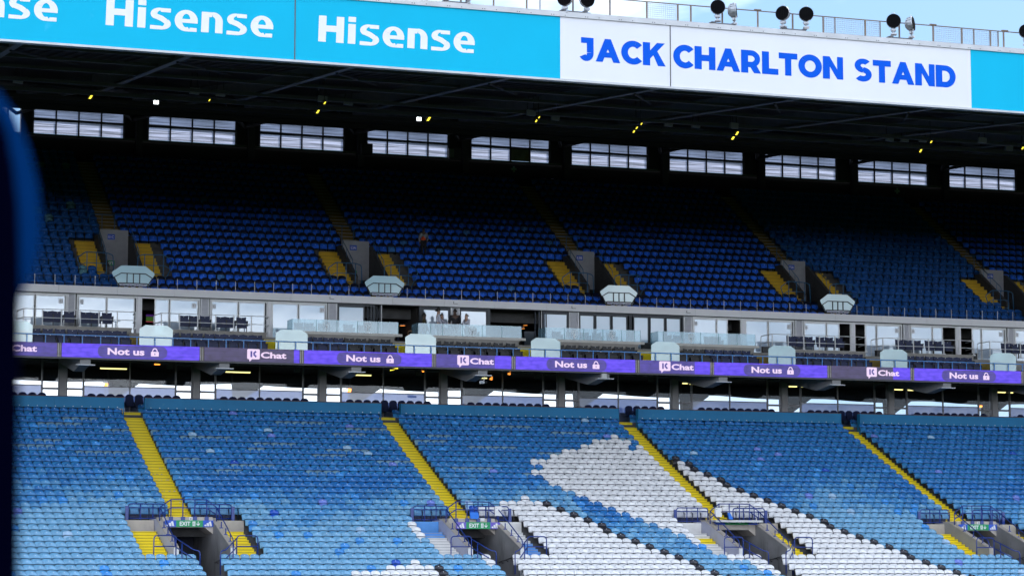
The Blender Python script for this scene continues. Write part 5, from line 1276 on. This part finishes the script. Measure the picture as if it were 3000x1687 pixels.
UCODE = ['E1D', 'E1C', 'E1B', 'E1A', 'E5A', 'E5B']; UCODE = ['E1D', 'E1C', 'E3A', 'E3B', 'E5A', 'E5B']
for i, ux in enumerate(UX):
    if i == 0 and ux < atx(0, 128) - 3: pass
    nm_ = ['off left', 'leftmost', 'second', 'third', 'fourth', 'rightmost'][i]
    if i == 0: continue
    urf = lambda k: (urow(-k)[0], urow(-k)[1])
    stairs('upper_stairs', ux, 1.06, range(-19, -7), lambda k, h: M_stepshade, f'long dim yellow stairway climbing from the {nm_} upper exit', rowf=urf, front=.5, g=.8, group='stairs of the upper tier')
    stairs('upper_side_stairs', ux - 1.62, 1.1, range(-7, -2), (lambda k, h: M_yellowshade), f'yellow steps left of the {nm_} upper exit', rowf=urf, front=.5, g=.8, group='stairs of the upper tier')
    stairs('upper_side_stairs', ux + 1.58, .95, range(-7, -2), (lambda k, h: M_yellowshade), f'yellow steps right of the {nm_} upper exit', rowf=urf, front=.5, g=.8, group='stairs of the upper tier')
    stairs('upper_front_stairs', ux, 1.06, range(-1, 0), (lambda k, h: M_yellowshade), f'yellow steps behind the {nm_} hexagonal screen', rowf=urf, front=.5, g=.8, group='stairs of the upper tier')
    # exit: walls, back wall with door panel and signs
    Yb = 133.9
    r = thing('upper_exit', (ux, 130.3, 20.2), f'dark {nm_} exit opening in the upper tier with a pale back wall', 'exit', 'exits of the upper tier')
    b = MB(); b.box(ux - .80, ux + .80, Yb, Yb + .2, 21.75, 24.0); bwk = b.build('back_wall', mat('upper_wall_paint', (.34, .35, .40), .7, var=.12), r)
    b = MB(); b.box(ux - .72, ux + .30, Yb - .03, Yb - .002, 20.2, 21.72); b.build('door', mat('door_grey', (.22, .22, .25), .6), r)
    for s_ in (-1, 1):
        b = MB(); xi, xo = (ux - 1.02, ux - .82) if s_ < 0 else (ux + .82, ux + 1.02)
        b.prism_x([(130.6, 20.3), (130.6, 21.55), (133.8, 23.7), (136.4, 23.7), (136.4, 20.3)], xi, xo); b.build('side_wall', mat('dark_wall_paint', (.06, .06, .068), .8, var=.25), r)
        if s_ > 0: b = MB(); b.box(xi - .01, xo + .01, 130.55, 130.598, 20.4, 21.5); b.build('end_post', M_white, r)
    b = MB(); b.box(ux - .82, ux + .82, 128.4, 136, 19.95, 20.05); b.build('floor_slab', M_concd, r)
    b = MB(); b.box(ux - .35, ux + .05, Yb - .02, Yb - .002, 23.45, 23.75); sg = b.build('code_plate', M_sgnb, r)
    b = MB(); put_text(b, UCODE[i], ux - .30, ux + .0, 23.52, .15, Yb - .025, .0); b.build('lettering', M_letw, sg)
    b = MB(); b.box(ux - .50, ux + .06, Yb - .02, Yb - .002, 22.0, 22.28); sg = b.build('exit_plate', M_green, r)
    b = MB(); put_text(b, 'EXIT', ux - .45, ux + .01, 22.06, .16, Yb - .025, .01); b.build('lettering', M_letw, sg)
    # guards
    for s_, sd in ((-1, 'left'), (1, 'right')):
        t_ = thing('upper_guard_rail', (ux + s_ * 1.6, 130.4, 21.0), f'blue guard rail at the {sd} of the {nm_} upper exit', 'railing', 'blue railings of the upper tier')
        xa, xb = (ux - 2.15, ux - 1.0) if s_ < 0 else (ux + .98, ux + 2.1)
        zb, zt_ = 21.05, 22.28; y_ = 130.4
        xo = xa - .48 if s_ < 0 else xb + .55; xo2 = xa - .12 if s_ < 0 else xb + .1
        xi2 = xb + .32 if s_ < 0 else xa - .3
        P1 = [(xo2, y_, zb - .1), (xo, y_, zt_ - .35), (xa if s_ < 0 else xb, y_, zt_), (xb if s_ < 0 else xa, y_, zt_ - .02), (xi2, y_ + .05, zt_ - .12), (xi2 + s_ * -.05, y_ + .05, zb)]
        b = MB(); b.tube(hook(P1, .1), .026); b.build('rail', M_railup, t_, smooth=True)
        b = MB(); b.tube([(xo + (.2 if s_ < 0 else -.2), y_, zt_ - .75), (xa if s_ < 0 else xb, y_, zt_ - .58), (xb if s_ < 0 else xa, y_, zt_ - .6)], .022); b.tube([(xa, y_, zb + .18), (xb, y_, zb + .14)], .022); b.build('rail', M_railup, t_, smooth=True)
        for f_ in (0.05, .5, .97):
            x = xa + (xb - xa) * f_; b = MB(); b.bar((x, y_, zb), (x, y_, zt_), .024); b.build('post', M_railup, t_); b = MB(); b.box(x - .13, x + .13, y_ - .06, y_ + .02, zb - .04, zb + .03); b.build('base_block', M_railup, t_)
        b = MB(); b.box(xa - .15, xb + .25 if s_ < 0 else xb + .15, y_ - .1, y_ + .35, 20.3, zb - .04); b.build('kerb', M_conc, t_)
    t_ = thing('upper_exit_rail', (ux, 134.2, 24.0), f'thin dark railing above the {nm_} upper exit', 'railing', 'blue railings of the upper tier')
    b = MB(); y_ = 135.4; z_ = 24.05
    b.tube(hook([(ux - 1.1, y_, z_), (ux - 1.1, y_, z_ + 1.0), (ux + 1.0, y_, z_ + 1.0), (ux + 1.0, y_, z_)], .1), .02)
    for f_ in (-.4, .3): b.bar((ux + f_, y_, z_), (ux + f_, y_, z_ + 1.0), .018)
    for s_ in (-1, 1):
        b.tube(hook([(ux + s_ * .92, 134.3, 24.5), (ux + s_ * .92, 131.4, 22.6), (ux + s_ * .92, 131.2, 21.7)], .1), .02)
        for q in (131.9, 132.6, 133.4): b.bar((ux + s_ * .92, q, 21.4 + (q - 130.6) * .67), (ux + s_ * .92, q, 22.55 + (q - 131.4) * .65), .014)
    b.build('rail', M_railup, t_, smooth=True)
    # hexagonal frosted screen on the front rail
    r = thing('hexagonal_screen', (ux, 128.2, 20.0), f'frosted hexagonal glass screen, black framed, {["", "leftmost", "second", "third", "rightmost of four", "beyond right edge"][i]} on upper tier front', 'screen', 'hexagonal screens on the upper tier front')
    zz = 20.36; Yh_ = 128.2; zoff = -.02
    out = [(-.84, 20.32), (.84, 20.32), (1.14, 20.93), (1.13, 21.0), (.64, 21.36), (-.64, 21.36), (-1.13, 21.0), (-1.14, 20.93)]
    b = MB(); b.prism_y([(ux + a, z) for a, z in out], Yh_, Yh_ + .02); b.build('pane', M_hex, r)
    fr = MB()
    for a, c in (((-.84, 20.36), (-1.02, 20.72)), ((-1.02, 20.72), (-.66, 20.94)), ((-.66, 20.94), (.66, 20.94)), ((.66, 20.94), (1.02, 20.72)), ((1.02, 20.72), (.80, 20.36)), ((-.72, 20.42), (.72, 20.42)), ((-.72, 20.42), (-.84, 20.36)), ((.72, 20.42), (.84, 20.36)),
                 ((-.34, 20.42), (-.34, 20.94)), ((0, 20.42), (0, 20.94)), ((.34, 20.42), (.34, 20.94)), ((-.78, 20.0), (-.78, 20.4)), ((.78, 20.0), (.78, 20.4))):
        for q in stroke([(ux + a[0], a[1]), (ux + c[0], c[1])], .045): fr.prism_y(q, Yh_ - .05, Yh_ - .005)
    fr.build('frame', M_black, r)
    for j in range(4):
        b = MB(); xx_ = ux - .57 + .37 * j; b.box(xx_ - .15, xx_ + .15, Yh_ - .03, Yh_ - .004, 20.27, 20.40); p_ = b.build('clamp_plate', M_lilac, r)
        b = MB(); b.box(xx_ - .015, xx_ + .015, Yh_ - .036, Yh_ - .031, 20.32, 20.35); b.build('screw', M_black, p_)
    for j in range(3): b = MB(); xx_ = ux - .38 + .38 * j; b.box(xx_ - .12, xx_ + .12, Yh_ - .05, Yh_ - .035, 20.15, 20.24); b.build('foot_plate', M_lilac, r)
# thin steel front rail
r = thing('front_rail', (atx(0, 128.3), 128.35, 20.0), 'thin grey posts and wires along the front of the upper tier', 'railing')
b = MB()
for z in (20.32, 20.62): b.box(X0, X1, 128.34, 128.352, z, z + .014)
b.build('wire', M_steeld, r)
pst = MB(); pst.box(-.014, .014, -.014, .014, 0, .78); pm = pst.mesh('post', [M_alu])
for si in range(len(UX)):
    for x in np.arange(UX[si] + 1.35, UX[si] + 12.9, 1.06):
        if x < atx(-30, 128) or x > atx(3030, 128): continue
        p = bpy.data.objects.new('post', pm); COL.objects.link(p); p.parent = r; p.location = (x - wloc(r).x, 0, -.02)

# ------------------------------------------------------------------ rear wall, columns and clerestory windows
YK = 147.1
ck = [atx(p * 3000 / 2576, YK, 500) for p in (55, 345, 628, 902, 1165, 1420, 1667, 1910, 2143, 2372, 2592, 2805)]
ZS, ZT = 31.47, 33.4
b = MB(); b.box(X0, X1 + 14, YK + .25, YK + .5, 17, ZS - .04); b.box(X0, X1 + 14, YK + .25, YK + .5, ZT, 34.5); b.build('rear_wall', M_roof, kind='structure')
b = MB(); b.box(X0, X1 + 14, YK - .05, YK + .2, ZS - .12, ZS - .03); b.build('rear_sill', M_frameg, label='grey sill beam running under the rear windows', cat='beam')
WIN = [(95, 361), (433, 690), (760, 1007), (1075, 1313), (1380, 1610), (1674, 1897), (1961, 2178), (2240, 2450), (2510, 2717), (2777, 2975)]
for i, cx_ in enumerate(ck):
    b = MB(); b.box(cx_ - .20, cx_ + .20, YK - .55, YK - .1, 29.6, 33.5); b.build('rear_column', M_steeld if True else 0, label=f'dark steel rear column between windows, {nth(i)} from left', cat='column', group='columns along the rear wall')
    if i < len(ck) - 1:
        ww_ = ([(-180, 20)] + [(95, 361), (433, 690), (760, 1007), (1075, 1313), (1380, 1610), (1674, 1897), (1961, 2178), (2240, 2450), (2510, 2717), (2777, 2975)] + [(3035, 3230)])
        for s_ in (0, 1):
            if i + 1 >= len(ww_): continue
            xa, xz = (cx_ - .05, atx(ww_[i + 1][0], YK, 490) - .06) if s_ == 0 else (atx(ww_[i + 1][1], YK, 490) + .06, ck[i + 1] - .055)
            if xz - xa < .05: continue
            b = MB(); b.box(xa, xz, YK - .02, YK + .2, ZS - .02, ZT); b.build('rear_panel', M_roof, label=f'dark ribbed wall panel {"right" if s_ == 0 else "left"} of the {nth(i + s_)} rear column from left', cat='panel', group='panels along the rear wall')
for xa, xz, sd in ((X0 - 6, atx(-180, YK, 480) - .06, 'left'), (atx(3230, YK, 500) + .06, X1 + 14, 'right')):
    b = MB(); b.box(xa, xz, YK - .02, YK + .2, ZS - .02, ZT); b.build('rear_panel', M_roof, label=f'long dark wall panel at the far {sd} end of the rear wall', cat='panel')
for i, (a_, b_) in enumerate([(-180, 20)] + WIN + [(3035, 3230)]):
    xa, xb = atx(a_, YK, 480), atx(b_, YK, 500); w = xb - xa
    r = thing('rear_window', ((xa + xb) / 2, YK, ZS), f'long pale translucent rear window under the roof, {nth(i)} from left', 'window', 'translucent windows along the rear wall')
    z1_ = ZS + .78; f_ = MB()
    for q in range(5): x = xa + w * q / 4; f_.box(x - .042, x + .042, YK, YK + .12, ZS - .02, ZT)
    f_.box(xa, xb, YK + .01, YK + .13, z1_, z1_ + .14); f_.build('frame', M_steeld, r)
    for q in range(4):
        x0_, x1_ = xa + w * q / 4 + .042, xa + w * (q + 1) / 4 - .042
        for z0_, z2_ in ((ZS, z1_), (z1_ + .14, ZT)):
            b = MB(); b.box(x0_, x1_, YK + .06, YK + .07, z0_, z2_); b.build('pane', M_poly if not (i == 5 and q == 2 and z0_ == ZS) else mat('patched_pane', (.35, .33, .28), .6, var=.5, scale=2, dirt=((.25, .18, .02), 1.5, .55, (1, 1, 1))), r)
# loudspeakers by the columns
for j, (px_, py_, sc_) in enumerate(((1073, 438, 1), (1330, 452, 1.15))):
    p = at(px_, py_, YK - .6); r = thing('loudspeaker', (p.x, YK - .6, p.z), f'{"black" if j == 0 else "grey fronted"} loudspeaker box mounted beside a rear column', 'loudspeaker')
    b = MB(); b.box(p.x - .38 * sc_, p.x + .34 * sc_, YK - .9, YK - .5, p.z - .36, p.z + .34); b.build('cabinet', M_steeld, r)
    b = MB(); b.box(p.x - .38 * sc_, p.x - .10, YK - .92, YK - .905, p.z - .25, p.z + .28); b.build('grille', M_frameg if j else M_black, r)
for j, (px_, py_) in enumerate(((1505, 496), (2628, 560))):
    p = at(px_, py_, YK - 1); b = MB(); b.prism_y([(p.x + a * .19, p.z + c * .19) for a, c in ((-.33, 1), (.33, 1), (.33, .33), (1, .33), (1, -.33), (.33, -.33), (.33, -1), (-.33, -1), (-.33, -.33), (-1, -.33), (-1, .33), (-.33, .33))], YK - 1.04, YK - 1.0)
    b.build('cross_sign', mat('pale_green_sign', (.35, .48, .45), .6), label=f'pale green first aid cross high on the rear wall, {"left" if j == 0 else "right"} one', cat='sign', group='first aid crosses')

# ------------------------------------------------------------------ roof
YR0 = 95.1; RZ0 = 26.3
def roof_z(Y): return RZ0 + .55 + (Y - YR0) * (34.2 - RZ0 - .55) / (YK - YR0)
rf = MB(); rf.add([(X0 - 10, YR0 + .1, roof_z(YR0)), (X1 + 14, YR0 + .1, roof_z(YR0)), (X1 + 14, YK + 1, roof_z(YK + 1)), (X0 - 10, YK + 1, roof_z(YK + 1)), (X0 - 10, YR0 + .1, roof_z(YR0) + 1.9), (X1 + 14, YR0 + .1, roof_z(YR0) + 1.9), (X1 + 14, YK + 1, roof_z(YK + 1) + 1.0), (X0 - 10, YK + 1, roof_z(YK + 1) + 1.0)],
             [(0, 1, 2, 3), (4, 5, 6, 7), (0, 1, 5, 4), (1, 2, 6, 5), (2, 3, 7, 6), (3, 0, 4, 7)]); rf.build('roof', M_roof, kind='structure')
for xg in (X0 - 6, X1 + 11):
    b = MB(); b.prism_x([(YR0 + 1.5, roof_z(YR0)), (YR0 + 16, 21), (121, 16), (YK + .4, 16), (YK + .4, roof_z(YK))], xg, xg + .3); b.build('unseen_gable_wall', M_roof, kind='structure')  # unseen end walls, added to keep side light off the upper tier
rib = MB()
for x in np.arange(X0, X1, .62):
    rib.add([(x, YR0 + .3, roof_z(YR0 + .3) - .004), (x + .2, YR0 + .3, roof_z(YR0 + .3) - .004), (x + .2, YR0 + 22, roof_z(YR0 + 22) - .004), (x, YR0 + 22, roof_z(YR0 + 22) - .004),
             (x + .04, YR0 + .3, roof_z(YR0 + .3) - .08), (x + .16, YR0 + .3, roof_z(YR0 + .3) - .08), (x + .16, YR0 + 22, roof_z(YR0 + 22) - .08), (x + .04, YR0 + 22, roof_z(YR0 + 22) - .08)], [(4, 5, 6, 7), (0, 4, 7, 3), (1, 2, 6, 5), (0, 1, 5, 4)])
rib.build('roof_ribs', mat('roof_rib', (.012, .012, .016), .7), label='ribs of the dark corrugated roof lining behind the fascia', kind='stuff')
rx = [atx(p, YR0, 250) for p in (-450, 93, 613, 1105, 1570, 2016, 2442, 2850, 3240)]
pitch = (rx[-1] - rx[1]) / 7
rx = [rx[1] + pitch * j for j in range(-3, 11)]
for i, x in enumerate(rx):
    r = thing('roof_rafter', (x, YR0 + .4, RZ0), f'dark steel roof rafter meeting the fascia, {nth(i)} from left', 'rafter', 'roof rafters')
    P, Q = Vector((x, YR0 + .35, RZ0 + .05)), Vector((x, YK - .3, 33.3)); mid = Vector((x, 118, roof_z(118) - 1.35))
    b = MB(); b.beam(P, mid, .30, .05); b.beam(mid, Q, .30, .05); b.build('flange', M_raft, r)
    b = MB(); b.beam(P + Vector((0, 0, .30)), mid + Vector((0, 0, .5)), .03, .58); b.beam(mid + Vector((0, 0, .5)), Q + Vector((0, 0, .4)), .03, .75); b.build('web', M_raft, r)
    for P_, Q_, w_ in (((x, 120, roof_z(120) - 1.2), (x + pitch * .5, 131, roof_z(131) - .5), .07), ((x, 120, roof_z(120) - 1.2), (x - pitch * .5, 131, roof_z(131) - .5), .07), ((x, 101, roof_z(101) - .8), (x + pitch * .6, 109, roof_z(109) - .7), .06)):
        b = MB(); b.bar(P_, Q_, w_); b.build('brace', M_steeld, r)
    for sg_ in (-1, 1):
        b = MB(); b.bar((x, YK - .5, 32.5), (x + sg_ * 2.6, YK - 6, roof_z(YK - 6) - .6), .11); b.build('strut', M_steeld, r)
for i, (Y, dz, s_) in enumerate(((98.6, .40, .12), (101.5, .5, .11), (105, .7, .12), (109, .9, .14), (114, 1.2, .16), (119, 1.4, .18), (124, 1.5, .2), (130, 1.4, .22), (136, 1.2, .22), (141.5, 1.15, .35), (145.2, 1.0, .25))):
    b = MB(); b.box(X0, X1 + 10, Y - s_ * .5, Y + s_ * .5, roof_z(Y) - dz - s_, roof_z(Y) - dz); b.build('roof_purlin', M_purl if Y < 120 else M_steeld, label=f'dark steel purlin under the roof, {nth(i)} back from the fascia', cat='purlin', group='roof purlins')
# a big duct / light bridge along the rear
def under_roof(px_, py_, drop):
    Y = 120.0
    for _ in range(40):
        p = at(px_, py_, Y); f = p.z - (roof_z(Y) - drop)
        Y2 = Y + 2.0; p2 = at(px_, py_, Y2); f2 = p2.z - (roof_z(Y2) - drop); Y -= f / ((f2 - f) / 2.0)
        Y = min(max(Y, 97), 146)
    return at(px_, py_, Y)
LAMPS = [(267, 283, 'y', 1.0), (458, 300, 'w', 1), (614, 294, 'y', .4), (952, 302, 'y', .5), (932, 327, 'y', .8), (1228, 349, 'w', 1), (1257, 348, 'y', 1), (1580, 344, 'y', .4), (1572, 354, 'y', .6), (1880, 363, 'y', .4), (1866, 375, 'y', .5), (1858, 385, 'y', .6), (2160, 391, 'y', .8), (2149, 403, 'y', 1), (2729, 416, 'y', .5), (2698, 442, 'y', .7), (2997, 434, 'y', .6)]
for i, (px_, py_, ty, sc_) in enumerate(LAMPS):
    p = under_roof(px_, py_, 1.6); r = thing('roof_lamp', p, f'lit {"yellow tube" if ty == "y" else "white flood"} lamp hanging under the dark roof, {nth(i)} from left', 'lamp', 'lamps lit under the roof')
    b = MB(); k_ = .135 * sc_ * p.y / 120
    if ty == 'y': b.prism_y([(p.x - k_ * .9, p.z - k_ * .85), (p.x - k_ * .1, p.z - k_ * .85), (p.x + k_ * .9, p.z + k_ * .85), (p.x + k_ * .2, p.z + k_ * .85)], p.y, p.y + .05); b.build('tube', M_lampy, r)
    else:
        for a in (-1, 1):
            for c in (-1, 1): b.box(p.x + a * .065 - .05, p.x + a * .065 + .05, p.y, p.y + .05, p.z + c * .05 - .035, p.z + c * .05 + .035)
        b.build('lens', M_lampw, r)
    b = MB(); b.box(p.x - k_, p.x + k_, p.y + .06, p.y + .2, p.z - .12, p.z + .16); b.bar((p.x, p.y + .12, p.z + .15), (p.x, p.y + .12, p.z + 1.4), .02); b.build('housing', M_steeld, r)
FLD = [(571, 267), (647, 273), (1022, 299), (1557, 331), (1628, 344), (1960, 362), (2040, 366), (2608, 406), (2652, 408), (2705, 408), (2880, 411), (2958, 434), (54, 235), (946, 290), (2152, 368)]
for i, (px_, py_) in enumerate(FLD):
    p = under_roof(px_, py_, 1.3); r = thing('unlit_floodlight', p, f'unlit grey floodlight hanging under the dark roof, {nth(i)} from left', 'floodlight', 'unlit floodlights under the roof')
    b = MB(); k_ = .24; b.prism_y([(p.x - k_, p.z - .13), (p.x + k_ * .9, p.z - .15), (p.x + k_, p.z + .13), (p.x - k_ * .9, p.z + .16)], p.y, p.y + .16); b.build('lamp_body', M_galv, r)
    b = MB(); b.bar((p.x - k_ * .8, p.y + .1, p.z), (p.x - k_ * .5, p.y + .1, p.z + .9), .02); b.bar((p.x + k_ * .8, p.y + .1, p.z), (p.x + k_ * .5, p.y + .1, p.z + .9), .02); b.build('bracket', M_steeld, r)

# ------------------------------------------------------------------ roof fascia with lettering
ZF0, ZF1 = 26.10, 28.76
XF = lambda p_, y_=200: atx(p_, YR0, y_)
r = thing('roof_fascia', (XF(0), YR0, ZF0), 'deep roof edge fascia of cyan and white panels with large lettering', 'fascia')
for a_, b_, m_ in ((-420, 863, M_fascia_c), (863, 1641.5, M_fascia_c), (1641.5, 1964, M_fascia_w), (1964, 2844, M_fascia_w), (2844, 3400, M_fascia_c)):
    b = MB(); x0_, x1_ = XF(a_), XF(b_); b.box(x0_ + (.012 if a_ in (863, 1964) else 0), x1_ - (.012 if b_ in (863, 1964) else .001), YR0, YR0 + .12, ZF0, ZF1); b.build('panel', m_, r)
for p_ in (863, 1964):
    x = XF(p_); b = MB(); b.box(x - .022, x + .022, YR0 - .012, YR0 + .1, ZF0, ZF1); b.build('joint_strip', M_greyd, r)
b = MB(); b.box(X0 - 8, X1 + 12, YR0 - .05, YR0 + .3, ZF0 - .10, ZF0 - .012); b.build('bottom_trim', M_alu, r)
b = MB(); b.box(X0 - 8, X1 + 12, YR0 - .06, YR0 + .3, ZF1 + .006, ZF1 + .12); b.build('lower_top_trim', M_alu, r)
b = MB(); b.box(X0 - 8, X1 + 12, YR0 - .03, YR0 + .5, ZF1 + .122, ZF1 + .24); b.build('upper_top_trim', M_alu, r)
b = MB(); x = XF(1100)
while x < XF(3050):
    for d in (0, .10, .62): b.box(x + d - .018, x + d + .018, YR0 - .066, YR0 - .06, ZF1 + .05, ZF1 + .085)
    x += 1.55
b.build('rivets', M_greyd, r, kind='stuff')
b = MB(); p1 = at(932, 122, YR0); ztop = at(937, 46, YR0).z; cap = ztop - p1.z
put_glyphs(b, 'Hisense', H_, p1.x, XF(1396, 130), p1.z, cap, YR0 - .004, gap=.05, shear=.03); b.build('white_word', M_letw, r); b = MB()
q0 = at(309, 74, YR0); put_glyphs(b, 'Hisense', H_, q0.x, XF(806, 100), q0.z, cap, YR0 - .004, gap=.05, shear=.03); b.build('white_word', M_letw, r); b = MB()
wd = XF(1396, 130) - p1.x
xe = XF(175, 50); put_glyphs(b, 'Hisense', H_, xe - wd, xe, q0.z, cap, YR0 - .004, gap=.05, shear=.03)
b.build('white_word', M_letw, r)
z0_ = at(1720, 179, YR0).z; cap = at(1720, 111, YR0).z - z0_
for w_, a_, b_ in (('JACK', 1694, 1949), ('CHARLTON', 1972, 2470), ('STAND', 2501, 2799)): b = MB(); put_glyphs(b, w_, G, XF(a_, 150), XF(b_, 200), z0_, cap, YR0 - .004, gap=.045); b.build('blue_word', M_letb, r)

# roof edge railing
YT = YR0 + .45
posts = [1446, 1543, 1582, 1678.6, 1787, 1895, 1986, 2024, 2116, 2220, 2322, 2411.5, 2446, 2534.6, 2578, 2634, 2733, 2817, 2852, 2900, 2923, 2939, 3040, 1350, 1250]
z0_, z1_ = ZF1 + .24, 29.86
r = thing('roof_railing', (XF(1446), YT, z0_), 'brown steel guard railing with posts on the roof edge', 'railing')
b = MB(); b.box(X0, X1, YT - .022, YT + .022, z1_ - .04, z1_); b.build('top_rail', M_rust, r)
for p_ in posts:
    x = atx(p_, YT, 60); b = MB(); wv = .03 if p_ not in (2446, 2578, 2852, 2923, 1582) else .016
    b.box(x - wv, x + wv, YT - .03, YT + .03, z0_ - .1, z1_ - .04); b.build('post', M_rust, r)
for a_, b_ in ((1895, 1986), (2411.5, 2578), (2733, 2923)):
    x0_, x1_ = atx(a_, YT, 60), atx(b_, YT, 60); b = MB()
    for x in np.arange(x0_, x1_, .09): b.box(x - .006, x + .006, YT + .034, YT + .04, z0_, z1_ - .05)
    for z in np.arange(z0_ + .05, z1_ - .05, .09): b.box(x0_, x1_, YT + .028, YT + .034, z - .006, z + .006)
    b.build('wire_mesh', M_galv, r, kind='stuff')
for x in (2220, 2733, 2943):
    xx_ = atx(x, YT, 60); b = MB(); b.box(xx_ - .16, xx_ + .16, YT - .05, YT + .05, z1_, z1_ + .05); b.build('cap_plate', M_rust, r)

# round floodlights on the roof edge
def horn(px_, py_, yaw, tilt=4, label='', rad=.325):
    p = at(px_, py_, YR0 + .05); r = thing('round_floodlight', (p.x, YR0 + .05, p.z), label, 'floodlight', 'round floodlights on the roof edge')
    r.rotation_euler = (R(-tilt), 0, R(yaw))
    N = 20; rg = lambda y, q: [(q * math.cos(2 * math.pi * k_ / N), y, q * math.sin(2 * math.pi * k_ / N)) for k_ in range(N)]
    def lathe(pr, nm, mt, cap=True):
        b = MB(); vs = [v for y, q in pr for v in rg(y, q)]; fs = [(i_ * N + k_, i_ * N + (k_ + 1) % N, (i_ + 1) * N + (k_ + 1) % N, (i_ + 1) * N + k_) for i_ in range(len(pr) - 1) for k_ in range(N)]
        if cap: fs.append(tuple(range((len(pr) - 1) * N, len(pr) * N)))
        b.add(vs, fs); o_ = bpy.data.objects.new(nm, b.mesh(nm, [mt])); COL.objects.link(o_); o_.parent = r; return o_
    lathe([(-.02, rad), (.04, rad * 1.02), (.06, rad * .97), (.20, rad * .90), (.30, rad * .72), (.36, rad * .40)], 'lamp_body', M_galv)
    b = MB()
    for k_ in range(14):
        a = 2 * math.pi * k_ / 14; b.box(-.012, .012, .06, .26, -.02, .02) if False else b.add([(math.cos(a) * rad * 1.02, .06, math.sin(a) * rad * 1.02), (math.cos(a) * rad * .86, .06, math.sin(a) * rad * .86), (math.cos(a) * rad * .80, .24, math.sin(a) * rad * .80), (math.cos(a) * rad * .93, .24, math.sin(a) * rad * .93)], [(0, 1, 2, 3)])
    o_ = bpy.data.objects.new('cooling_fins', b.mesh('cooling_fins', [M_galv])); COL.objects.link(o_); o_.parent = r; o_['kind'] = 'stuff'
    b = MB(); b.add(rg(-.004, rad * .96), [tuple(range(N))]); o_ = bpy.data.objects.new('lens', b.mesh('lens', [M_grille])); COL.objects.link(o_); o_.parent = r
    b = MB()
    for z in np.arange(-rad * .9, rad * .9, .055):
        w_ = math.sqrt(max(rad * rad * .92 - z * z, 0)); b.box(-w_, w_, -.035, -.012, z - .006, z + .006)
    for x in np.arange(-rad * .8, rad * .9, .11):
        w_ = math.sqrt(max(rad * rad * .92 - x * x, 0)); b.box(x - .006, x + .006, -.030, -.008, -w_, w_)
    o_ = bpy.data.objects.new('grille', b.mesh('grille', [M_grille])); COL.objects.link(o_); o_.parent = r; o_['kind'] = 'stuff'
    b = MB(); b.tube(hook([(-.07, .06, rad * .97), (-.07, .06, rad + .06), (.07, .06, rad + .06), (.07, .06, rad * .97)], .03), .012); o_ = bpy.data.objects.new('carry_handle', b.mesh('carry_handle', [M_galv])); COL.objects.link(o_); o_.parent = r
    b = MB(); b.bar((0, .12, -rad * .9), (0, .12, -rad - .24), .05, 8); b.box(-.11, .11, .04, .2, -rad - .12, -rad - .02); b.box(-.13, .13, .0, .24, -rad - .30, -rad - .24); b.tube([(-.06, .1, -rad * .8), (-.15, .08, -rad - .06), (-.05, .1, -rad - .2)], .012); o_ = bpy.data.objects.new('swivel_mount', b.mesh('swivel_mount', [M_galv])); COL.objects.link(o_); o_.parent = r
    return r
HL = [(1341 - 32, -32, 10, 'A'), (1341 + 28, -30, -20, 'A'), (1654, -4, -12, 'first pair in view, left lamp, cut off on top'), (1721, 0, 24, 'first pair in view, right lamp, cut off on top'), (2103, 21, 6, 'second pair, left lamp facing forward'), (2156, 31, 62, 'second pair, right lamp turned sideways'), (2292, 39, -26, 'third pair, left lamp turned left'), (2362, 41.5, 4, 'third pair, right lamp facing forward'), (2618, 62, 2, 'fourth pair, left lamp facing forward'), (2675, 70, 48, 'fourth pair, right lamp turned right'), (3006, 92, 0, 'cut by the right picture edge')]
for px_, py_, yw, lb in HL:
    if lb == 'A': lb = 'above the picture top, ' + ('left' if yw > 0 else 'right') + ' lamp'
    yv = -20 + yw if False else yw - 18
    horn(px_, py_, -yv - 36 if False else (yw - 25 if yw < 40 else yw), 5, f'round floodlight with black grille, {lb}')
for i, (a_, b_, y_) in enumerate(((1303, 1375, 6), (1648, 1719, 33), (2087, 2155, 69), (2296, 2362, 83), (2608, 2673, 108))):
    x0_, x1_ = atx(a_, YR0, y_), atx(b_, YR0, y_); b = MB(); b.box(x0_, x1_, YR0 + .0, YR0 + .30, ZF1 + .245, ZF1 + .30); b.box(x0_ - .04, x0_ + .16, YR0 - .02, YR0 + .32, ZF1 + .30, ZF1 + .34); b.box(x1_ - .16, x1_ + .04, YR0 - .02, YR0 + .32, ZF1 + .30, ZF1 + .34)
    b.build('lamp_base', mat('dull_galvanised', (.13, .135, .15), .5, metal=.4), label=f'grey steel base bar of floodlight pair {nth(i)} from left', cat='bracket', group='base bars of the floodlights')

# ------------------------------------------------------------------ dark blue padded post close to the lens, out of focus
YN = 4.4
r = thing('padded_post', at(0, 1500, YN), 'out of focus dark navy padded post with a curved blue rim at the left edge', 'post')
pin = [(-60, 1760), (45, 1760), (47, 1300), (50, 900), (48, 760), (42, 600), (28, 480), (8, 380), (-20, 320), (-60, 290)]
b = MB(); b.prism_y([(at(x + 12, y, YN).x, at(x + 12, y, YN).z) for x, y in pin], YN + .012, YN + .10); b.build('pad', mat('navy_pad', (.0005, .0007, .006), 1.0, spec=0.0), r)
rim = [(-60, 230), (-10, 262), (40, 330), (80, 430), (106, 540), (114, 640), (110, 720), (92, 790), (60, 850), (50, 900), (48, 760), (42, 600), (28, 480), (8, 380), (-20, 320), (-60, 290)]
b = MB(); b.prism_y([(at(x + 10, y, YN).x, at(x + 10, y, YN).z) for x, y in rim], YN + .02, YN + .06); b.build('rim', mat('royal_blue_rim', (.001, .026, .12), .9, spec=.0), r)
